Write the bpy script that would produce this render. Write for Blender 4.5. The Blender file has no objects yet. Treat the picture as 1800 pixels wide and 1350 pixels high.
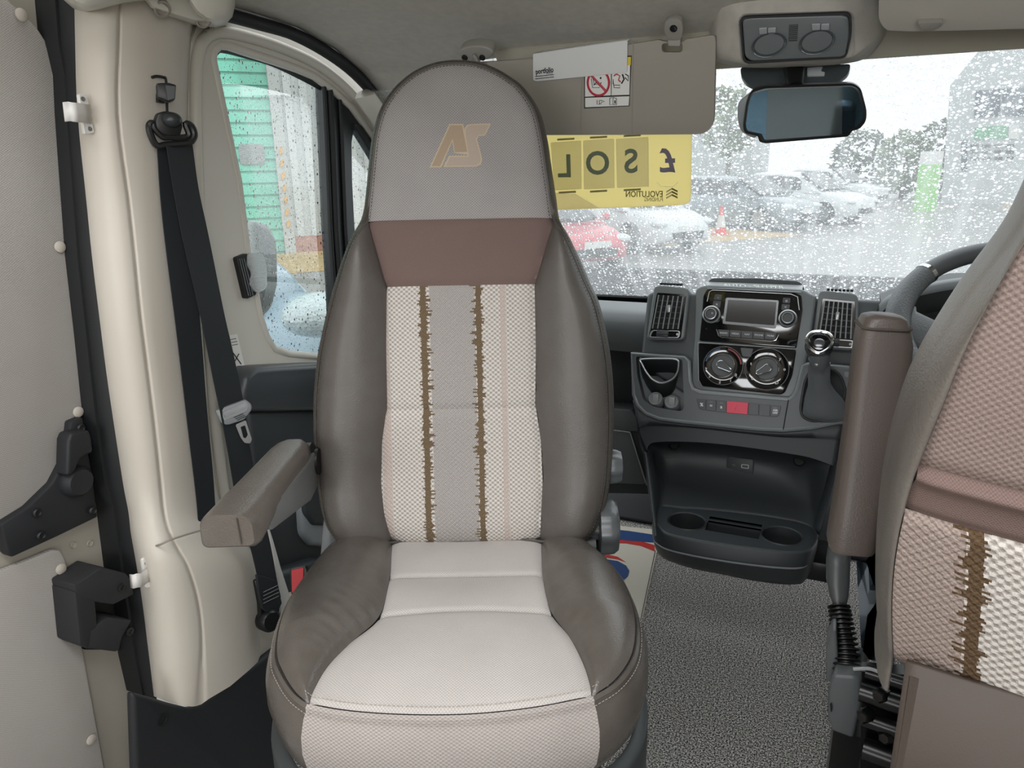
import bpy, bmesh, math, random
from mathutils import Vector, Matrix
V=Vector
D=bpy.data; SC=bpy.context.scene; COL=SC.collection
random.seed(7)
def rad(a): return a*math.pi/180
# ---------------------------------------------------------------- camera, world, lights, exposure
F=1300.0; YAW=24.0; PITCH=16.5; ROLL=-1.1
CP=V((.18,0,1.20))
RC=(Matrix.Rotation(rad(YAW),3,'Z')@Matrix.Rotation(rad(90-PITCH),3,'X')@Matrix.Rotation(rad(ROLL),3,'Z'))
cd=D.cameras.new('camera'); cam=D.objects.new('camera',cd); COL.objects.link(cam)
cd.sensor_width=36; cd.lens=F/1800*36; cd.clip_start=.02; cd.clip_end=200
cam.matrix_world=Matrix.Translation(CP)@RC.to_4x4(); SC.camera=cam
SC.view_settings.view_transform='Standard'; SC.view_settings.look='None'; SC.view_settings.gamma=1
SC.view_settings.use_curve_mapping=False; SC.view_settings.exposure=0.66
w=D.worlds.new('overcast_sky'); SC.world=w; w.use_nodes=True
wn=w.node_tree; bg=wn.nodes['Background']; bg.inputs[1].default_value=1.25
tc=wn.nodes.new('ShaderNodeTexCoord'); sx=wn.nodes.new('ShaderNodeSeparateXYZ'); cr=wn.nodes.new('ShaderNodeValToRGB')
wn.links.new(tc.outputs['Generated'],sx.inputs[0]); wn.links.new(sx.outputs[2],cr.inputs[0]); wn.links.new(cr.outputs[0],bg.inputs[0])
cr.color_ramp.elements[0].position=0; cr.color_ramp.elements[0].color=(.80,.84,.87,1)
cr.color_ramp.elements[1].position=.5; cr.color_ramp.elements[1].color=(1.0,1.02,1.04,1)
def area(name,loc,target,size,power,col=(1,1,1)):
    l=D.lights.new(name,'AREA'); l.shape='RECTANGLE'; l.size=size[0]; l.size_y=size[1]; l.energy=power; l.color=col
    o=D.objects.new(name,l); COL.objects.link(o); o.location=loc
    o.rotation_euler=(V(target)-V(loc)).to_track_quat('-Z','Y').to_euler(); return o
area('side_fill_light',(1.02,-.55,1.35),(-.4,1.0,.7),(.7,.6),9,(.97,.985,1))  # unseen low fill lamp, added to shape the cab from the right
area('rear_fill_light',(0,-2.4,1.2),(0,1.2,1.25),(1.5,.7),20,(.95,.98,1))  # unseen fill lamp, added to brighten the ceiling and seat fronts
area('roof_light',(.05,.03,1.97),(.08,.70,.0),(1.5,.55),17,(.97,.985,1))
# ---------------------------------------------------------------- pixel -> place
FW=V((-math.sin(rad(YAW)),math.cos(rad(YAW)),0)); RT=V((math.cos(rad(YAW)),math.sin(rad(YAW)),0)); UP=V((0,0,1))
def ray(px,py): return RC@V(((px-900)/F,(675-py)/F,-1))
def pX(px,py,X): r=ray(px,py); return CP+r*((X-CP.x)/r.x)
def pY(px,py,Y): r=ray(px,py); return CP+r*((Y-CP.y)/r.y)
def pZ(px,py,Z): r=ray(px,py); return CP+r*((Z-CP.z)/r.z)
def pD(px,py,d): return CP+ray(px,py)*d
def pP(px,py,p0,n): r=ray(px,py); return CP+r*((p0-CP).dot(n)/r.dot(n))
def proj(p):
    q=RC.transposed()@(p-CP); return (900+F*q.x/-q.z, 675-F*q.y/-q.z, -q.z)
# ---------------------------------------------------------------- materials
def lin(h):
    h=h.lstrip('#'); c=[int(h[i:i+2],16)/255 for i in (0,2,4)]
    return tuple(x/12.92 if x<=.04045 else ((x+.055)/1.055)**2.4 for x in c)+(1,)
class NT:
    def __init__(s,name):
        s.m=D.materials.new(name); s.m.use_nodes=True; s.t=s.m.node_tree; s.t.nodes.clear()
        s.out=s.t.nodes.new('ShaderNodeOutputMaterial')
    def n(s,ty,ins=None,**at):
        nd=s.t.nodes.new('ShaderNode'+ty)
        for k,v in at.items(): setattr(nd,k,v)
        for k,v in (ins or {}).items(): s.set(nd.inputs[k],v)
        return nd
    def set(s,sock,v):
        if isinstance(v,bpy.types.NodeSocket): s.t.links.new(v,sock)
        elif isinstance(v,bpy.types.Node): s.t.links.new(v.outputs[0],sock)
        else: sock.default_value=v
    def ma(s,op,a,b=0.0,c=0.0,clamp=False):
        nd=s.t.nodes.new('ShaderNodeMath'); nd.operation=op; nd.use_clamp=clamp
        s.set(nd.inputs[0],a); s.set(nd.inputs[1],b); s.set(nd.inputs[2],c); return nd.outputs[0]
    def mix(s,f,a,b):
        nd=s.t.nodes.new('ShaderNodeMix'); nd.data_type='RGBA'; s.set(nd.inputs[0],f); s.set(nd.inputs[6],a); s.set(nd.inputs[7],b); return nd.outputs[2]
    def ramp(s,f,stops,interp='LINEAR'):
        nd=s.t.nodes.new('ShaderNodeValToRGB'); r=nd.color_ramp; r.interpolation=interp; s.set(nd.inputs[0],f)
        while len(r.elements)<len(stops): r.elements.new(.5)
        for e,(p,c) in zip(r.elements,stops): e.position=p; e.color=c if len(c)==4 else tuple(c)+(1,)
        return nd.outputs[0]
    def done(s,shader): s.set(s.out.inputs[0],shader); return s.m
MATS={}
def pbr(name,col,rough=.5,metal=0.,bump=None,mott=None,coat=0.,spec=.5,trans=0.,alpha=1.,emit=None,uv=False,sheen=0.):
    """bump=(kind,scale,strength,dist) mott=(hex2,scale,amount)"""
    if name in MATS: return MATS[name]
    t=NT(name); b=t.n('BsdfPrincipled')
    c=t.n('TexCoord').outputs['UV' if uv else 'Object']
    base=lin(col)
    b.inputs['Base Color'].default_value=base; b.inputs['Roughness'].default_value=rough; b.inputs['Metallic'].default_value=metal
    b.inputs['Coat Weight'].default_value=coat; b.inputs['Coat Roughness'].default_value=.08; b.inputs['Specular IOR Level'].default_value=spec
    b.inputs['Transmission Weight'].default_value=trans; b.inputs['Sheen Weight'].default_value=sheen
    if emit: b.inputs['Emission Color'].default_value=lin(emit[0]); b.inputs['Emission Strength'].default_value=emit[1]
    if mott:
        nz=t.n('TexNoise',{'Vector':c,'Scale':mott[1],'Detail':3.0})
        f=t.ma('MULTIPLY',t.ma('SUBTRACT',nz.outputs[0],.35),mott[2]*3,clamp=True)
        t.set(b.inputs['Base Color'],t.mix(f,base,lin(mott[0])))
    if bump:
        if bump[0]=='v': nz=t.n('TexVoronoi',{'Vector':c,'Scale':bump[1]})
        else: nz=t.n('TexNoise',{'Vector':c,'Scale':bump[1],'Detail':4.0})
        bp=t.n('Bump',{'Height':nz.outputs[0],'Strength':bump[2],'Distance':bump[3]})
        t.set(b.inputs['Normal'],bp)
    MATS[name]=t.done(b); return MATS[name]
def weave(name,c1,c2,p=.0048,q=.0044,str_=.6,mott=None):
    if name in MATS: return MATS[name]
    t=NT(name); b=t.n('BsdfPrincipled'); b.inputs['Roughness'].default_value=.9; b.inputs['Specular IOR Level'].default_value=.15
    uv=t.n('TexCoord').outputs['UV']; s=t.n('SeparateXYZ',{0:uv})
    wob=t.n('TexNoise',{'Vector':uv,'Scale':900.0,'Detail':1.0}).outputs[0]
    a=t.ma('SINE',t.ma('MULTIPLY',s.outputs[0],2*math.pi/p)); c=t.ma('SINE',t.ma('MULTIPLY',s.outputs[1],2*math.pi/q))
    v=t.ma('MULTIPLY',a,c); f=t.ma('ADD',t.ma('MULTIPLY',v,.42),wob,clamp=True)
    col=t.mix(f,lin(c1),lin(c2))
    big=t.n('TexNoise',{'Vector':uv,'Scale':9.0,'Detail':4.0}).outputs[0]
    col=t.mix(t.ma('MULTIPLY',t.ma('SUBTRACT',big,.4),.8,clamp=True),col,lin(mott or c1))
    t.set(b.inputs['Base Color'],col)
    t.set(b.inputs['Normal'],t.n('Bump',{'Height':f,'Strength':str_,'Distance':.0006}))
    MATS[name]=t.done(b); return MATS[name]
def stripes(name,g0='8a8582',g1='b4afab',b0='5b4d3c',b1='7a6a55'):
    if name in MATS: return MATS[name]
    t=NT(name); b=t.n('BsdfPrincipled'); b.inputs['Roughness'].default_value=.9; b.inputs['Specular IOR Level'].default_value=.15
    uv=t.n('TexCoord').outputs['UV']; s=t.n('SeparateXYZ',{0:uv}); a=s.outputs[0]; bb=s.outputs[1]
    wob=t.n('TexNoise',{'Vector':uv,'Scale':700.0,'Detail':1.0}).outputs[0]
    row=t.ma('FLOOR',t.ma('DIVIDE',bb,.0024))
    def wn(k): return t.n('TexWhiteNoise',{'W':t.ma('ADD',row,k)},noise_dimensions='1D').outputs[0]
    # lattices: fine weave and chunky bouclé
    fine=t.ma('MULTIPLY',t.ma('SINE',t.ma('MULTIPLY',a,2*math.pi/.004)),t.ma('SINE',t.ma('MULTIPLY',bb,2*math.pi/.0042)))
    chk=t.ma('MULTIPLY',t.ma('SINE',t.ma('MULTIPLY',a,2*math.pi/.0088)),t.ma('SINE',t.ma('MULTIPLY',bb,2*math.pi/.0076)))
    ff=t.ma('ADD',t.ma('MULTIPLY',fine,.35),wob,clamp=True); cf=t.ma('ADD',t.ma('MULTIPLY',chk,.75),t.ma('ADD',wob,.12),clamp=True)
    grey=t.mix(ff,lin(g0),lin(g1)); white=t.mix(cf,lin('989089'),lin('d2cdc7')); pink=t.mix(ff,lin('ab9d95'),lin('c6bab2'))
    brown=t.mix(ff,lin(b0),lin(b1))
    def band(x0,x1,j0=0.,j1=0.,k=0):
        lo=t.ma('SUBTRACT',x0,t.ma('MULTIPLY',t.ma('POWER',wn(k),2.5),j0)) if j0 else x0
        hi=t.ma('ADD',x1,t.ma('MULTIPLY',t.ma('POWER',wn(k+77),2.5),j1)) if j1 else x1
        return t.ma('MULTIPLY',t.ma('GREATER_THAN',a,lo),t.ma('LESS_THAN',a,hi))
    col=white
    col=t.mix(band(-.044,.031),col,grey); col=t.mix(band(-.130,-.115),col,pink); col=t.mix(band(.073,.082),col,pink)
    col=t.mix(band(-.175,-.160),col,brown)
    col=t.mix(band(-.059,-.050,.006,.011,3),col,brown); col=t.mix(band(.033,.041,.011,.006,9),col,brown)
    t.set(b.inputs['Base Color'],col)
    t.set(b.inputs['Normal'],t.n('Bump',{'Height':cf,'Strength':.8,'Distance':.0012}))
    MATS[name]=t.done(b); return MATS[name]
def wetglass(name,scale,cover,haze,tint=(1,1,1,1),streak=0.):
    t=NT(name); c=t.n('TexCoord').outputs['UV']
    def drops(sc,cv,k):
        v=t.n('TexVoronoi',{'Vector':c,'Scale':sc,'Randomness':1.0}); cs=t.n('SeparateXYZ',{0:v.outputs['Color']})
        r=t.ma('MULTIPLY',t.ma('POWER',cs.outputs[k],.8),cv)
        h=t.ma('SUBTRACT',1.0,t.ma('DIVIDE',v.outputs['Distance'],t.ma('MAXIMUM',r,.02)))
        return t.ma('MAXIMUM',h,0.0)
    h1=drops(scale,cover,0); h2=drops(scale*2.3,cover*.9,1); h=t.ma('MAXIMUM',h1,t.ma('MULTIPLY',h2,.7))
    if streak:
        mp=t.n('Mapping',{'Vector':c,'Scale':(26,1.6,1)}); st=t.n('TexNoise',{'Vector':mp,'Scale':1.0,'Detail':3.0}).outputs[0]
        stf=t.ma('MULTIPLY',t.ma('SUBTRACT',st,.5),4*streak,clamp=True)
    hh=t.ma('POWER',h,.5)
    mask=t.ma('MULTIPLY',h,8.0,clamp=True)
    bp=t.n('Bump',{'Height':hh,'Strength':1.0,'Distance':.0015})
    tr=t.n('BsdfTransparent',{'Color':tint}); gl=t.n('BsdfGlossy',{'Roughness':.02,'Color':(1,1,1,1)})
    rim=t.ramp(h,[(0,(.30,.33,.35)),(.16,(.62,.65,.67)),(.40,(.96,.98,1))]); rf=t.n('BsdfRefraction',{'IOR':1.33,'Roughness':.0,'Normal':bp.outputs[0],'Color':rim})  # dark drop rims painted into the refraction colour, standing for internal reflection
    gd=t.n('BsdfGlossy',{'Roughness':.05,'Normal':bp.outputs[0]})
    drop=t.n('MixShader',{0:.03,1:rf.outputs[0],2:gd.outputs[0]})
    tl=t.n('BsdfTranslucent',{'Color':(.96,.98,1,1)})
    hz=t.ma('ADD',haze,t.ma('MULTIPLY',stf,.22)) if streak else haze
    cl=t.n('MixShader',{0:hz,1:tr.outputs[0],2:tl.outputs[0]})
    m=t.n('MixShader',{0:mask,1:cl.outputs[0],2:drop.outputs[0]})
    return t.done(m)
def cleanglass(name,tint=(.97,.985,.98,1)):
    t=NT(name); tr=t.n('BsdfTransparent',{'Color':tint}); gl=t.n('BsdfGlossy',{'Roughness':.01})
    fr=t.n('Fresnel',{'IOR':1.35}); m=t.n('MixShader',{0:t.ma('MULTIPLY',fr,.3),1:tr.outputs[0],2:gl.outputs[0]}); return t.done(m)
# ---------------------------------------------------------------- mesh building
def roundpoly(pts,r,n=4):
    out=[]; m=len(pts)
    for i in range(m):
        p=V(pts[i]).to_2d() if len(pts[i])>2 else V(pts[i]); a=V(pts[i-1]).to_2d() if len(pts[i-1])>2 else V(pts[i-1]); b=V(pts[(i+1)%m]); b=b.to_2d() if len(b)>2 else b
        rr=r[min(i,len(r)-1)] if isinstance(r,(list,tuple)) else r
        da=(a-p); db=(b-p); la=da.length; lb=db.length
        if rr<=0 or la<1e-9 or lb<1e-9: out.append(tuple(p)); continue
        k=min(rr,la*.48,lb*.48); s=p+da/la*k; e=p+db/lb*k
        for j in range(n+1):
            t=j/n; q=s*(1-t)**2+p*2*t*(1-t)+e*t*t; out.append((q.x,q.y))
    return out
def cr_spline(pts,n=6,closed=False):
    P=[V(p) for p in pts]; out=[]; m=len(P); rng=m if closed else m-1
    for i in range(rng):
        if closed: a,b,c,d=P[i-1],P[i],P[(i+1)%m],P[(i+2)%m]
        else: b=P[i]; c=P[i+1]; a=P[i-1] if i>0 else b*2-c; d=P[i+2] if i+2<m else c*2-b
        for j in range(n):
            t=j/n; out.append(((b*2)+(c-a)*t+(a*2-b*5+c*4-d)*t*t+(b*3-a-c*3+d)*t**3)*.5)
    if not closed: out.append(P[-1])
    return out
class MB:
    def __init__(s): s.bm=bmesh.new(); s.uv=None
    def verts(s,pts): return [s.bm.verts.new(V(p)) for p in pts]
    def face(s,vs,mi=0):
        try: f=s.bm.faces.new(vs); f.material_index=mi; return f
        except ValueError: return None
    def prism(s,pts,vec,mi=0,cap0=True):
        a=s.verts(pts); b=s.verts([V(p)+V(vec) for p in pts]); n=len(a)
        if cap0: s.face(list(reversed(a)),mi)
        s.face(b,mi)
        for i in range(n): s.face([a[i],a[(i+1)%n],b[(i+1)%n],b[i]],mi)
        return s
    def box(s,c,size,rot=None,mi=0):
        c=V(c); x,y,z=[q/2 for q in size]; R=rot if rot is not None else Matrix.Identity(3)
        P=[c+R@V((i,j,k)) for k in (-z,z) for j in (-y,y) for i in (-x,x)]; v=s.verts(P)
        for f in ((0,2,3,1),(4,5,7,6),(0,1,5,4),(2,6,7,3),(0,4,6,2),(1,3,7,5)): s.face([v[i] for i in f],mi)
        return s
    def rings(s,rows,closed=True,cap=(False,False),mi=0,uvs=None):
        R=[s.verts(r) for r in rows]; n=len(R[0])
        for i in range(len(R)-1):
            for j in range(n if closed else n-1):
                k=(j+1)%n; s.face([R[i][j],R[i][k],R[i+1][k],R[i+1][j]],mi)
        if cap[0]: s.face(list(reversed(R[0])),mi)
        if cap[1]: s.face(R[-1],mi)
        return R
    def grid(s,rows,mi=0,uvf=None):
        R=[s.verts(r) for r in rows]; 
        if uvf and not s.uv: s.uv=s.bm.loops.layers.uv.new('UVMap')
        for i in range(len(R)-1):
            for j in range(len(R[0])-1):
                f=s.face([R[i][j],R[i][j+1],R[i+1][j+1],R[i+1][j]],mi)
                if f and uvf:
                    for l,(a,b) in zip(f.loops,((i,j),(i,j+1),(i+1,j+1),(i+1,j))): l[s.uv].uv=uvf[a][b]
        return R
    def tube(s,path,r,n=8,closed=False,cap=True,mi=0,up=None,flat=None):
        P=[V(p) for p in path]; m=len(P); rows=[]; prev=None
        for i in range(m):
            if closed: t=(P[(i+1)%m]-P[i-1])
            else: t=P[min(i+1,m-1)]-P[max(i-1,0)]
            t.normalize()
            u=V(up) if up is not None else (prev if prev is not None else (V((0,0,1)) if abs(t.z)<.9 else V((1,0,0))))
            x=(u-t*u.dot(t)); 
            if x.length<1e-6: x=t.orthogonal()
            x.normalize(); y=t.cross(x); prev=x
            rr=r[i] if isinstance(r,(list,tuple)) else r
            rx,ry=(rr if isinstance(rr,tuple) else (rr,rr))
            if flat: ry=rr*flat if not isinstance(rr,tuple) else ry
            rows.append([P[i]+x*(rx*math.cos(2*math.pi*k/n))+y*(ry*math.sin(2*math.pi*k/n)) for k in range(n)])
        if closed: rows.append(rows[0])
        s.rings(rows,True,(cap and not closed,cap and not closed),mi); return s
    def lathe(s,c,axis,prof,n=32,mi=0,ref=None,arc=None,sq=None,cap=True):
        c=V(c); ax=V(axis).normalized(); x=(V(ref) if ref is not None else ax.orthogonal()); x=(x-ax*x.dot(ax)).normalized(); y=ax.cross(x)
        rows=[]
        for r,h in prof:
            row=[]
            for k in range(n):
                a=2*math.pi*k/n; rr=r
                if sq: rr=r*(1+sq[1]*math.cos(sq[0]*a))
                row.append(c+ax*h+x*(rr*math.cos(a))+y*(rr*math.sin(a)))
            rows.append(row)
        s.rings(rows,True,(cap and prof[0][0]>1e-5,cap and prof[-1][0]>1e-5),mi); return s
    def ball(s,c,r,n=16,mi=0,R=None):
        c=V(c); r=V(r) if not isinstance(r,(int,float)) else V((r,r,r)); R=R or Matrix.Identity(3); rows=[]
        for i in range(n//2+1):
            t=math.pi*i/(n//2); rows.append([c+R@V((r.x*math.sin(t)*math.cos(2*math.pi*k/n),r.y*math.sin(t)*math.sin(2*math.pi*k/n),-r.z*math.cos(t))) for k in range(n)])
        s.rings(rows,True,(False,False),mi); return s
    def ribbon(s,path,width,normal,thick=.0015,mi=0):
        """strip along path; width vectors from cross(tangent,normal)"""
        P=[V(p) for p in path]; rows=[]
        for i in range(len(P)):
            t=(P[min(i+1,len(P)-1)]-P[max(i-1,0)]).normalized(); n=V(normal[i] if isinstance(normal,list) else normal); sd=t.cross(n).normalized(); n2=sd.cross(t).normalized()
            w=(width[i] if isinstance(width,list) else width)/2
            rows.append([P[i]-sd*w-n2*thick/2,P[i]+sd*w-n2*thick/2,P[i]+sd*w+n2*thick/2,P[i]-sd*w+n2*thick/2])
        s.rings(rows,True,(True,True),mi); return s
    def bevel(s,w,seg=2,ang=30):
        bmesh.ops.remove_doubles(s.bm,verts=s.bm.verts,dist=1e-6); bmesh.ops.recalc_face_normals(s.bm,faces=s.bm.faces)
        es=[e for e in s.bm.edges if len(e.link_faces)==2 and e.calc_face_angle(0)>rad(ang)]
        bmesh.ops.bevel(s.bm,geom=es,offset=w,segments=seg,affect='EDGES',profile=.5,clamp_overlap=True); return s
    def build(s,name,mats,parent=None,smooth=42,weld=True,recalc=True,tri=False,sub=0,solid=0.,origin=None):
        bm=s.bm
        if weld: bmesh.ops.remove_doubles(bm,verts=bm.verts,dist=1e-6)
        if recalc: bmesh.ops.recalc_face_normals(bm,faces=bm.faces)
        if tri: bmesh.ops.triangulate(bm,faces=[f for f in bm.faces if len(f.verts)>4])
        me=D.meshes.new(name); bm.to_mesh(me); bm.free()
        for m in (mats if isinstance(mats,(list,tuple)) else [mats]): me.materials.append(m)
        return link(name,me,parent,smooth,sub,solid,origin)
def wloc(o):
    l=V((0,0,0))
    while o: l+=o.location; o=o.parent
    return l
def link(name,me,parent=None,smooth=42,sub=0,solid=0.,origin=None):
    o=D.objects.new(name,me); COL.objects.link(o)
    if parent:
        o.parent=parent; off=wloc(parent)
    else:
        if origin is not None: off=V(origin)
        else:
            xs=[v.co for v in me.vertices]; mn=V([min(c[i] for c in xs) for i in range(3)]); mx=V([max(c[i] for c in xs) for i in range(3)])
            off=V(((mn.x+mx.x)/2,(mn.y+mx.y)/2,mn.z))
        o.location=off
    me.transform(Matrix.Translation(-off))
    if smooth:
        for p in me.polygons: p.use_smooth=True
        try: me.set_sharp_from_angle(angle=rad(smooth))
        except Exception: pass
    if solid: md=o.modifiers.new('solid','SOLIDIFY'); md.thickness=solid; md.offset=-1
    if sub: md=o.modifiers.new('sub','SUBSURF'); md.levels=sub; md.render_levels=sub
    return o
def thing(name,loc,label,cat,group=None):
    o=D.objects.new(name,None); COL.objects.link(o); o.location=loc; o.empty_display_size=.05
    return tag(o,label,cat,group)
def tag(o,label=None,cat=None,group=None,kind=None):
    if label: o['label']=label
    if cat: o['category']=cat
    if group: o['group']=group
    if kind: o['kind']=kind
    return o
def struct(o,label=None): 
    o['kind']='structure'
    if label: o['label']=label
    return o
def sempty(name,loc=(0,0,0),label=None):
    o=D.objects.new(name,None); COL.objects.link(o); o.location=loc; o.empty_display_size=.05; return struct(o,label)
def text(name,s,mat,parent,origin,ex,ey,size,depth=.0006,align='CENTER',wid=None,bold=0.,shear=0.):
    """lettering as a thin solid; ex,ey,origin give its frame"""
    cu=D.curves.new('t','FONT'); cu.body=s; cu.size=size; cu.extrude=depth/2; cu.align_x=align; cu.align_y='CENTER'; cu.offset=bold; cu.shear=shear; cu.resolution_u=4
    o=D.objects.new('t',cu); COL.objects.link(o); dg=bpy.context.evaluated_depsgraph_get(); me=D.meshes.new_from_object(o.evaluated_get(dg)); D.objects.remove(o)
    me.name=name; ex=V(ex).normalized(); ey=V(ey).normalized(); ez=ex.cross(ey)
    xs=[v.co.x for v in me.vertices]; w0=(max(xs)-min(xs)) if xs else 1; k=(wid/w0) if wid else 1
    flip=1
    for v in me.vertices: v.co=V(origin)+ex*(v.co.x*k)+ey*v.co.y+ez*v.co.z
    me.materials.clear(); me.materials.append(mat)
    return link(name,me,parent,0)
class Plane:
    """flat working frame: n points to the viewer"""
    def __init__(s,p0,n,ex=None):
        s.p0=V(p0); s.n=V(n).normalized(); s.ex=(V(ex) if ex is not None else V((1,0,0))); s.ex=(s.ex-s.n*s.ex.dot(s.n)).normalized(); s.ey=s.n.cross(s.ex)
    def at(s,px,py,off=0.): return pP(px,py,s.p0+s.n*off,s.n)
    def ab(s,px,py,off=0.): q=s.at(px,py,off)-s.p0; return q.dot(s.ex),q.dot(s.ey)
    def w(s,a,b,h=0.): return s.p0+s.ex*a+s.ey*b+s.n*h
    def scale(s,px,py,off=0.): return (proj(s.at(px,py,off))[2])/F      # metres per pixel
    def slab(s,mb,pts,h0,h1,r=0,mi=0,n=4):
        """prism whose top (h1) lands on the pixel outline"""
        if r: pts=roundpoly(pts,r,n)
        top=[s.at(x,y,h1) for x,y in pts]; mb.prism([p-s.n*(h1-h0) for p in top],s.n*(h1-h0),mi); return mb
    def ring(s,mb,po,pi,h0,h1,mi=0):
        """frame between two pixel outlines of the same count"""
        if len(po)!=len(pi): return plate(mb,[s.at(x,y,h0) for x,y in po],[[s.at(x,y,h0) for x,y in pi]],s.n*(h1-h0),mi)
        o1=[s.at(x,y,h1) for x,y in po]; i1=[s.at(x,y,h1) for x,y in pi]; dn=s.n*(h1-h0)
        mb.rings([[p-dn for p in o1],o1,i1,[p-dn for p in i1]],True,(False,False),mi); return mb
def lerp(a,b,t): return a+(b-a)*t
def interp(tab,x):
    if x<=tab[0][0]: return tab[0][1]
    for (a,va),(b,vb) in zip(tab,tab[1:]):
        if x<=b: return va+(vb-va)*(x-a)/(b-a) if b>a else vb
    return tab[-1][1]
def sm(x,a,b):
    t=max(0,min(1,(x-a)/(b-a))); return t*t*(3-2*t)
PL=pbr('charcoal_plastic','3f4345',.45,bump=('n',600,.15,.0004)); PLD=pbr('dark_plastic','2a2d2f',.5,bump=('n',600,.2,.0005)); PLG=pbr('grey_plastic','6c7072',.45)
LVR=pbr('lever_grey','46494b',.4); HSG=pbr('housing_grey','595d5f',.4); TMET=pbr('tongue_metal','8d8f90',.3,metal=.8)
BLK=pbr('black_plastic','141516',.4); METAL=pbr('bare_metal','b8b8b8',.25,metal=1.)
# ---------------------------------------------------------------- cab shell
from mathutils.geometry import tessellate_polygon
def plate(mb,outer,holes,vec,mi=0):
    """flat plate with holes, extruded by vec"""
    loops=[[V(p) for p in outer]]+[[V(p) for p in h] for h in holes]; tris=tessellate_polygon(loops); flat=[p for l in loops for p in l]
    a=mb.verts(flat); b=mb.verts([p+V(vec) for p in flat])
    for t in tris: mb.face([a[i] for i in t],mi); mb.face([b[i] for i in reversed(t)],mi)
    k=0
    for l in loops:
        n=len(l)
        for i in range(n): mb.face([a[k+i],a[k+(i+1)%n],b[k+(i+1)%n],b[k+i]],mi)
        k+=n
    return mb
CREAM=pbr('cream_trim','ccc6bb',.42,bump=('n',900,.12,.0004),mott=('b8aea0',3,.35),spec=.4)
CREAM_L=pbr('pale_window_surround','cfccc2',.38,spec=.4)
WHITEP=pbr('white_plastic','dedcd8',.35)
LINER=pbr('headliner_cloth','bdb9b1',.95,bump=('n',700,.5,.0008),mott=('aca8a0',60,.5),spec=.1)
RUB=pbr('black_rubber','17191b',.55,bump=('n',300,.2,.0005))
OLIVE=pbr('painted_metal','a7a297',.35,spec=.5,mott=('989284',4,.4))
KICK=pbr('dark_kick_trim','202225',.6,bump=('n',800,.3,.0005))
def carpet_mat():
    t=NT('heather_carpet'); b=t.n('BsdfPrincipled'); b.inputs['Roughness'].default_value=1; b.inputs['Specular IOR Level'].default_value=.05
    c=t.n('TexCoord').outputs['Object']; n1=t.n('TexNoise',{'Vector':c,'Scale':270.0,'Detail':2.0,'Roughness':.6}).outputs[0]; n2=t.n('TexNoise',{'Vector':c,'Scale':560.0,'Detail':1.0}).outputs[0]
    f=t.ma('ADD',t.ma('MULTIPLY',n1,.6),t.ma('MULTIPLY',n2,.4))
    col=t.ramp(f,[(.41,lin('242323')),(.465,lin('64625f')),(.515,lin('a7a4a0')),(.57,lin('f2f0ec'))])
    t.set(b.inputs['Base Color'],col); t.set(b.inputs['Normal'],t.n('Bump',{'Height':f,'Strength':1.0,'Distance':.006})); return t.done(b)
CARPET=carpet_mat()
# floor
mb=MB(); mb.box((0,1.05,-.02),(1.84,3.3,.04)); fl=struct(mb.build('floor',CARPET,origin=(0,1,0)),'speckled grey cut pile carpet')
mb=MB(); mb.rings([[(-.9,2.3,0),(.9,2.3,0)],[(-.9,2.62,.12),(.9,2.62,.12)],[(-.9,2.70,.6),(.9,2.70,.6)],[(-.9,2.6,.84),(.9,2.6,.84)]],False); 
struct(mb.build('wall_front',KICK,solid=.02),'dark bulkhead ahead of the footwell')
# ceiling as a cloth height field
def zc(y): 
    t=1.5-y
    return 1.415+.30*t if t<.35 else 1.415+.105+.30*(1-math.exp(-(t-.35)/.34))*.34
SEALPX=[(330,6),(392,22),(450,38),(517,59),(583,96),(632,136),(674,188),(705,250),(740,350)]
SEALW=sorted([(pX(x,y,-.868).y,pX(x,y,-.868).z) for x,y in SEALPX])
def zceil(x,y):
    e=interp(SEALW,y)+.010; c=zc(y); k=min(1,abs(x)/.86)**4; q=(c-.055*(abs(x)/.86)**3) if y<1.0 else None
    side=e if y>1.06 else lerp(zc(y)-.05,e,sm(y,.85,1.06))
    if y>1.5: c=lerp(zc(1.5)-.02*(y-1.5)/.1,e,0)
    return lerp(c,side,k)
rows=[]
xs=[-.858+1.74*i/50 for i in range(51)]
for j in range(60):
    t=j/59; row=[]
    for x in xs:
        yf=1.51+ (.13*sm(-x,.50,.86)); y=.42+(yf-.42)*t; row.append((x,y,zceil(x,y)))
    rows.append(row)
mb=MB(); mb.grid(rows); ceil=struct(mb.build('ceiling',LINER,recalc=False,solid=-.02,smooth=60),'soft grey cloth headliner')
# header strip between headliner and windscreen
rows=[]
for x in [-.50+1.33*i/30 for i in range(31)]:
    z0=zceil(x,1.50)
    rows.append([(x,1.47,z0+.004),(x,1.488,z0-.018),(x,1.500,z0-.040),(x,1.51,z0-.052),(x,1.535,z0-.048),(x,1.55,z0+.0),(x,1.49,z0+.03)])
mb=MB(); mb.rings(rows,True,(True,True)); struct(mb.build('trim_1',pbr('header_trim','a9a496',.5)),'moulded strip along the top of the windscreen')
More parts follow.
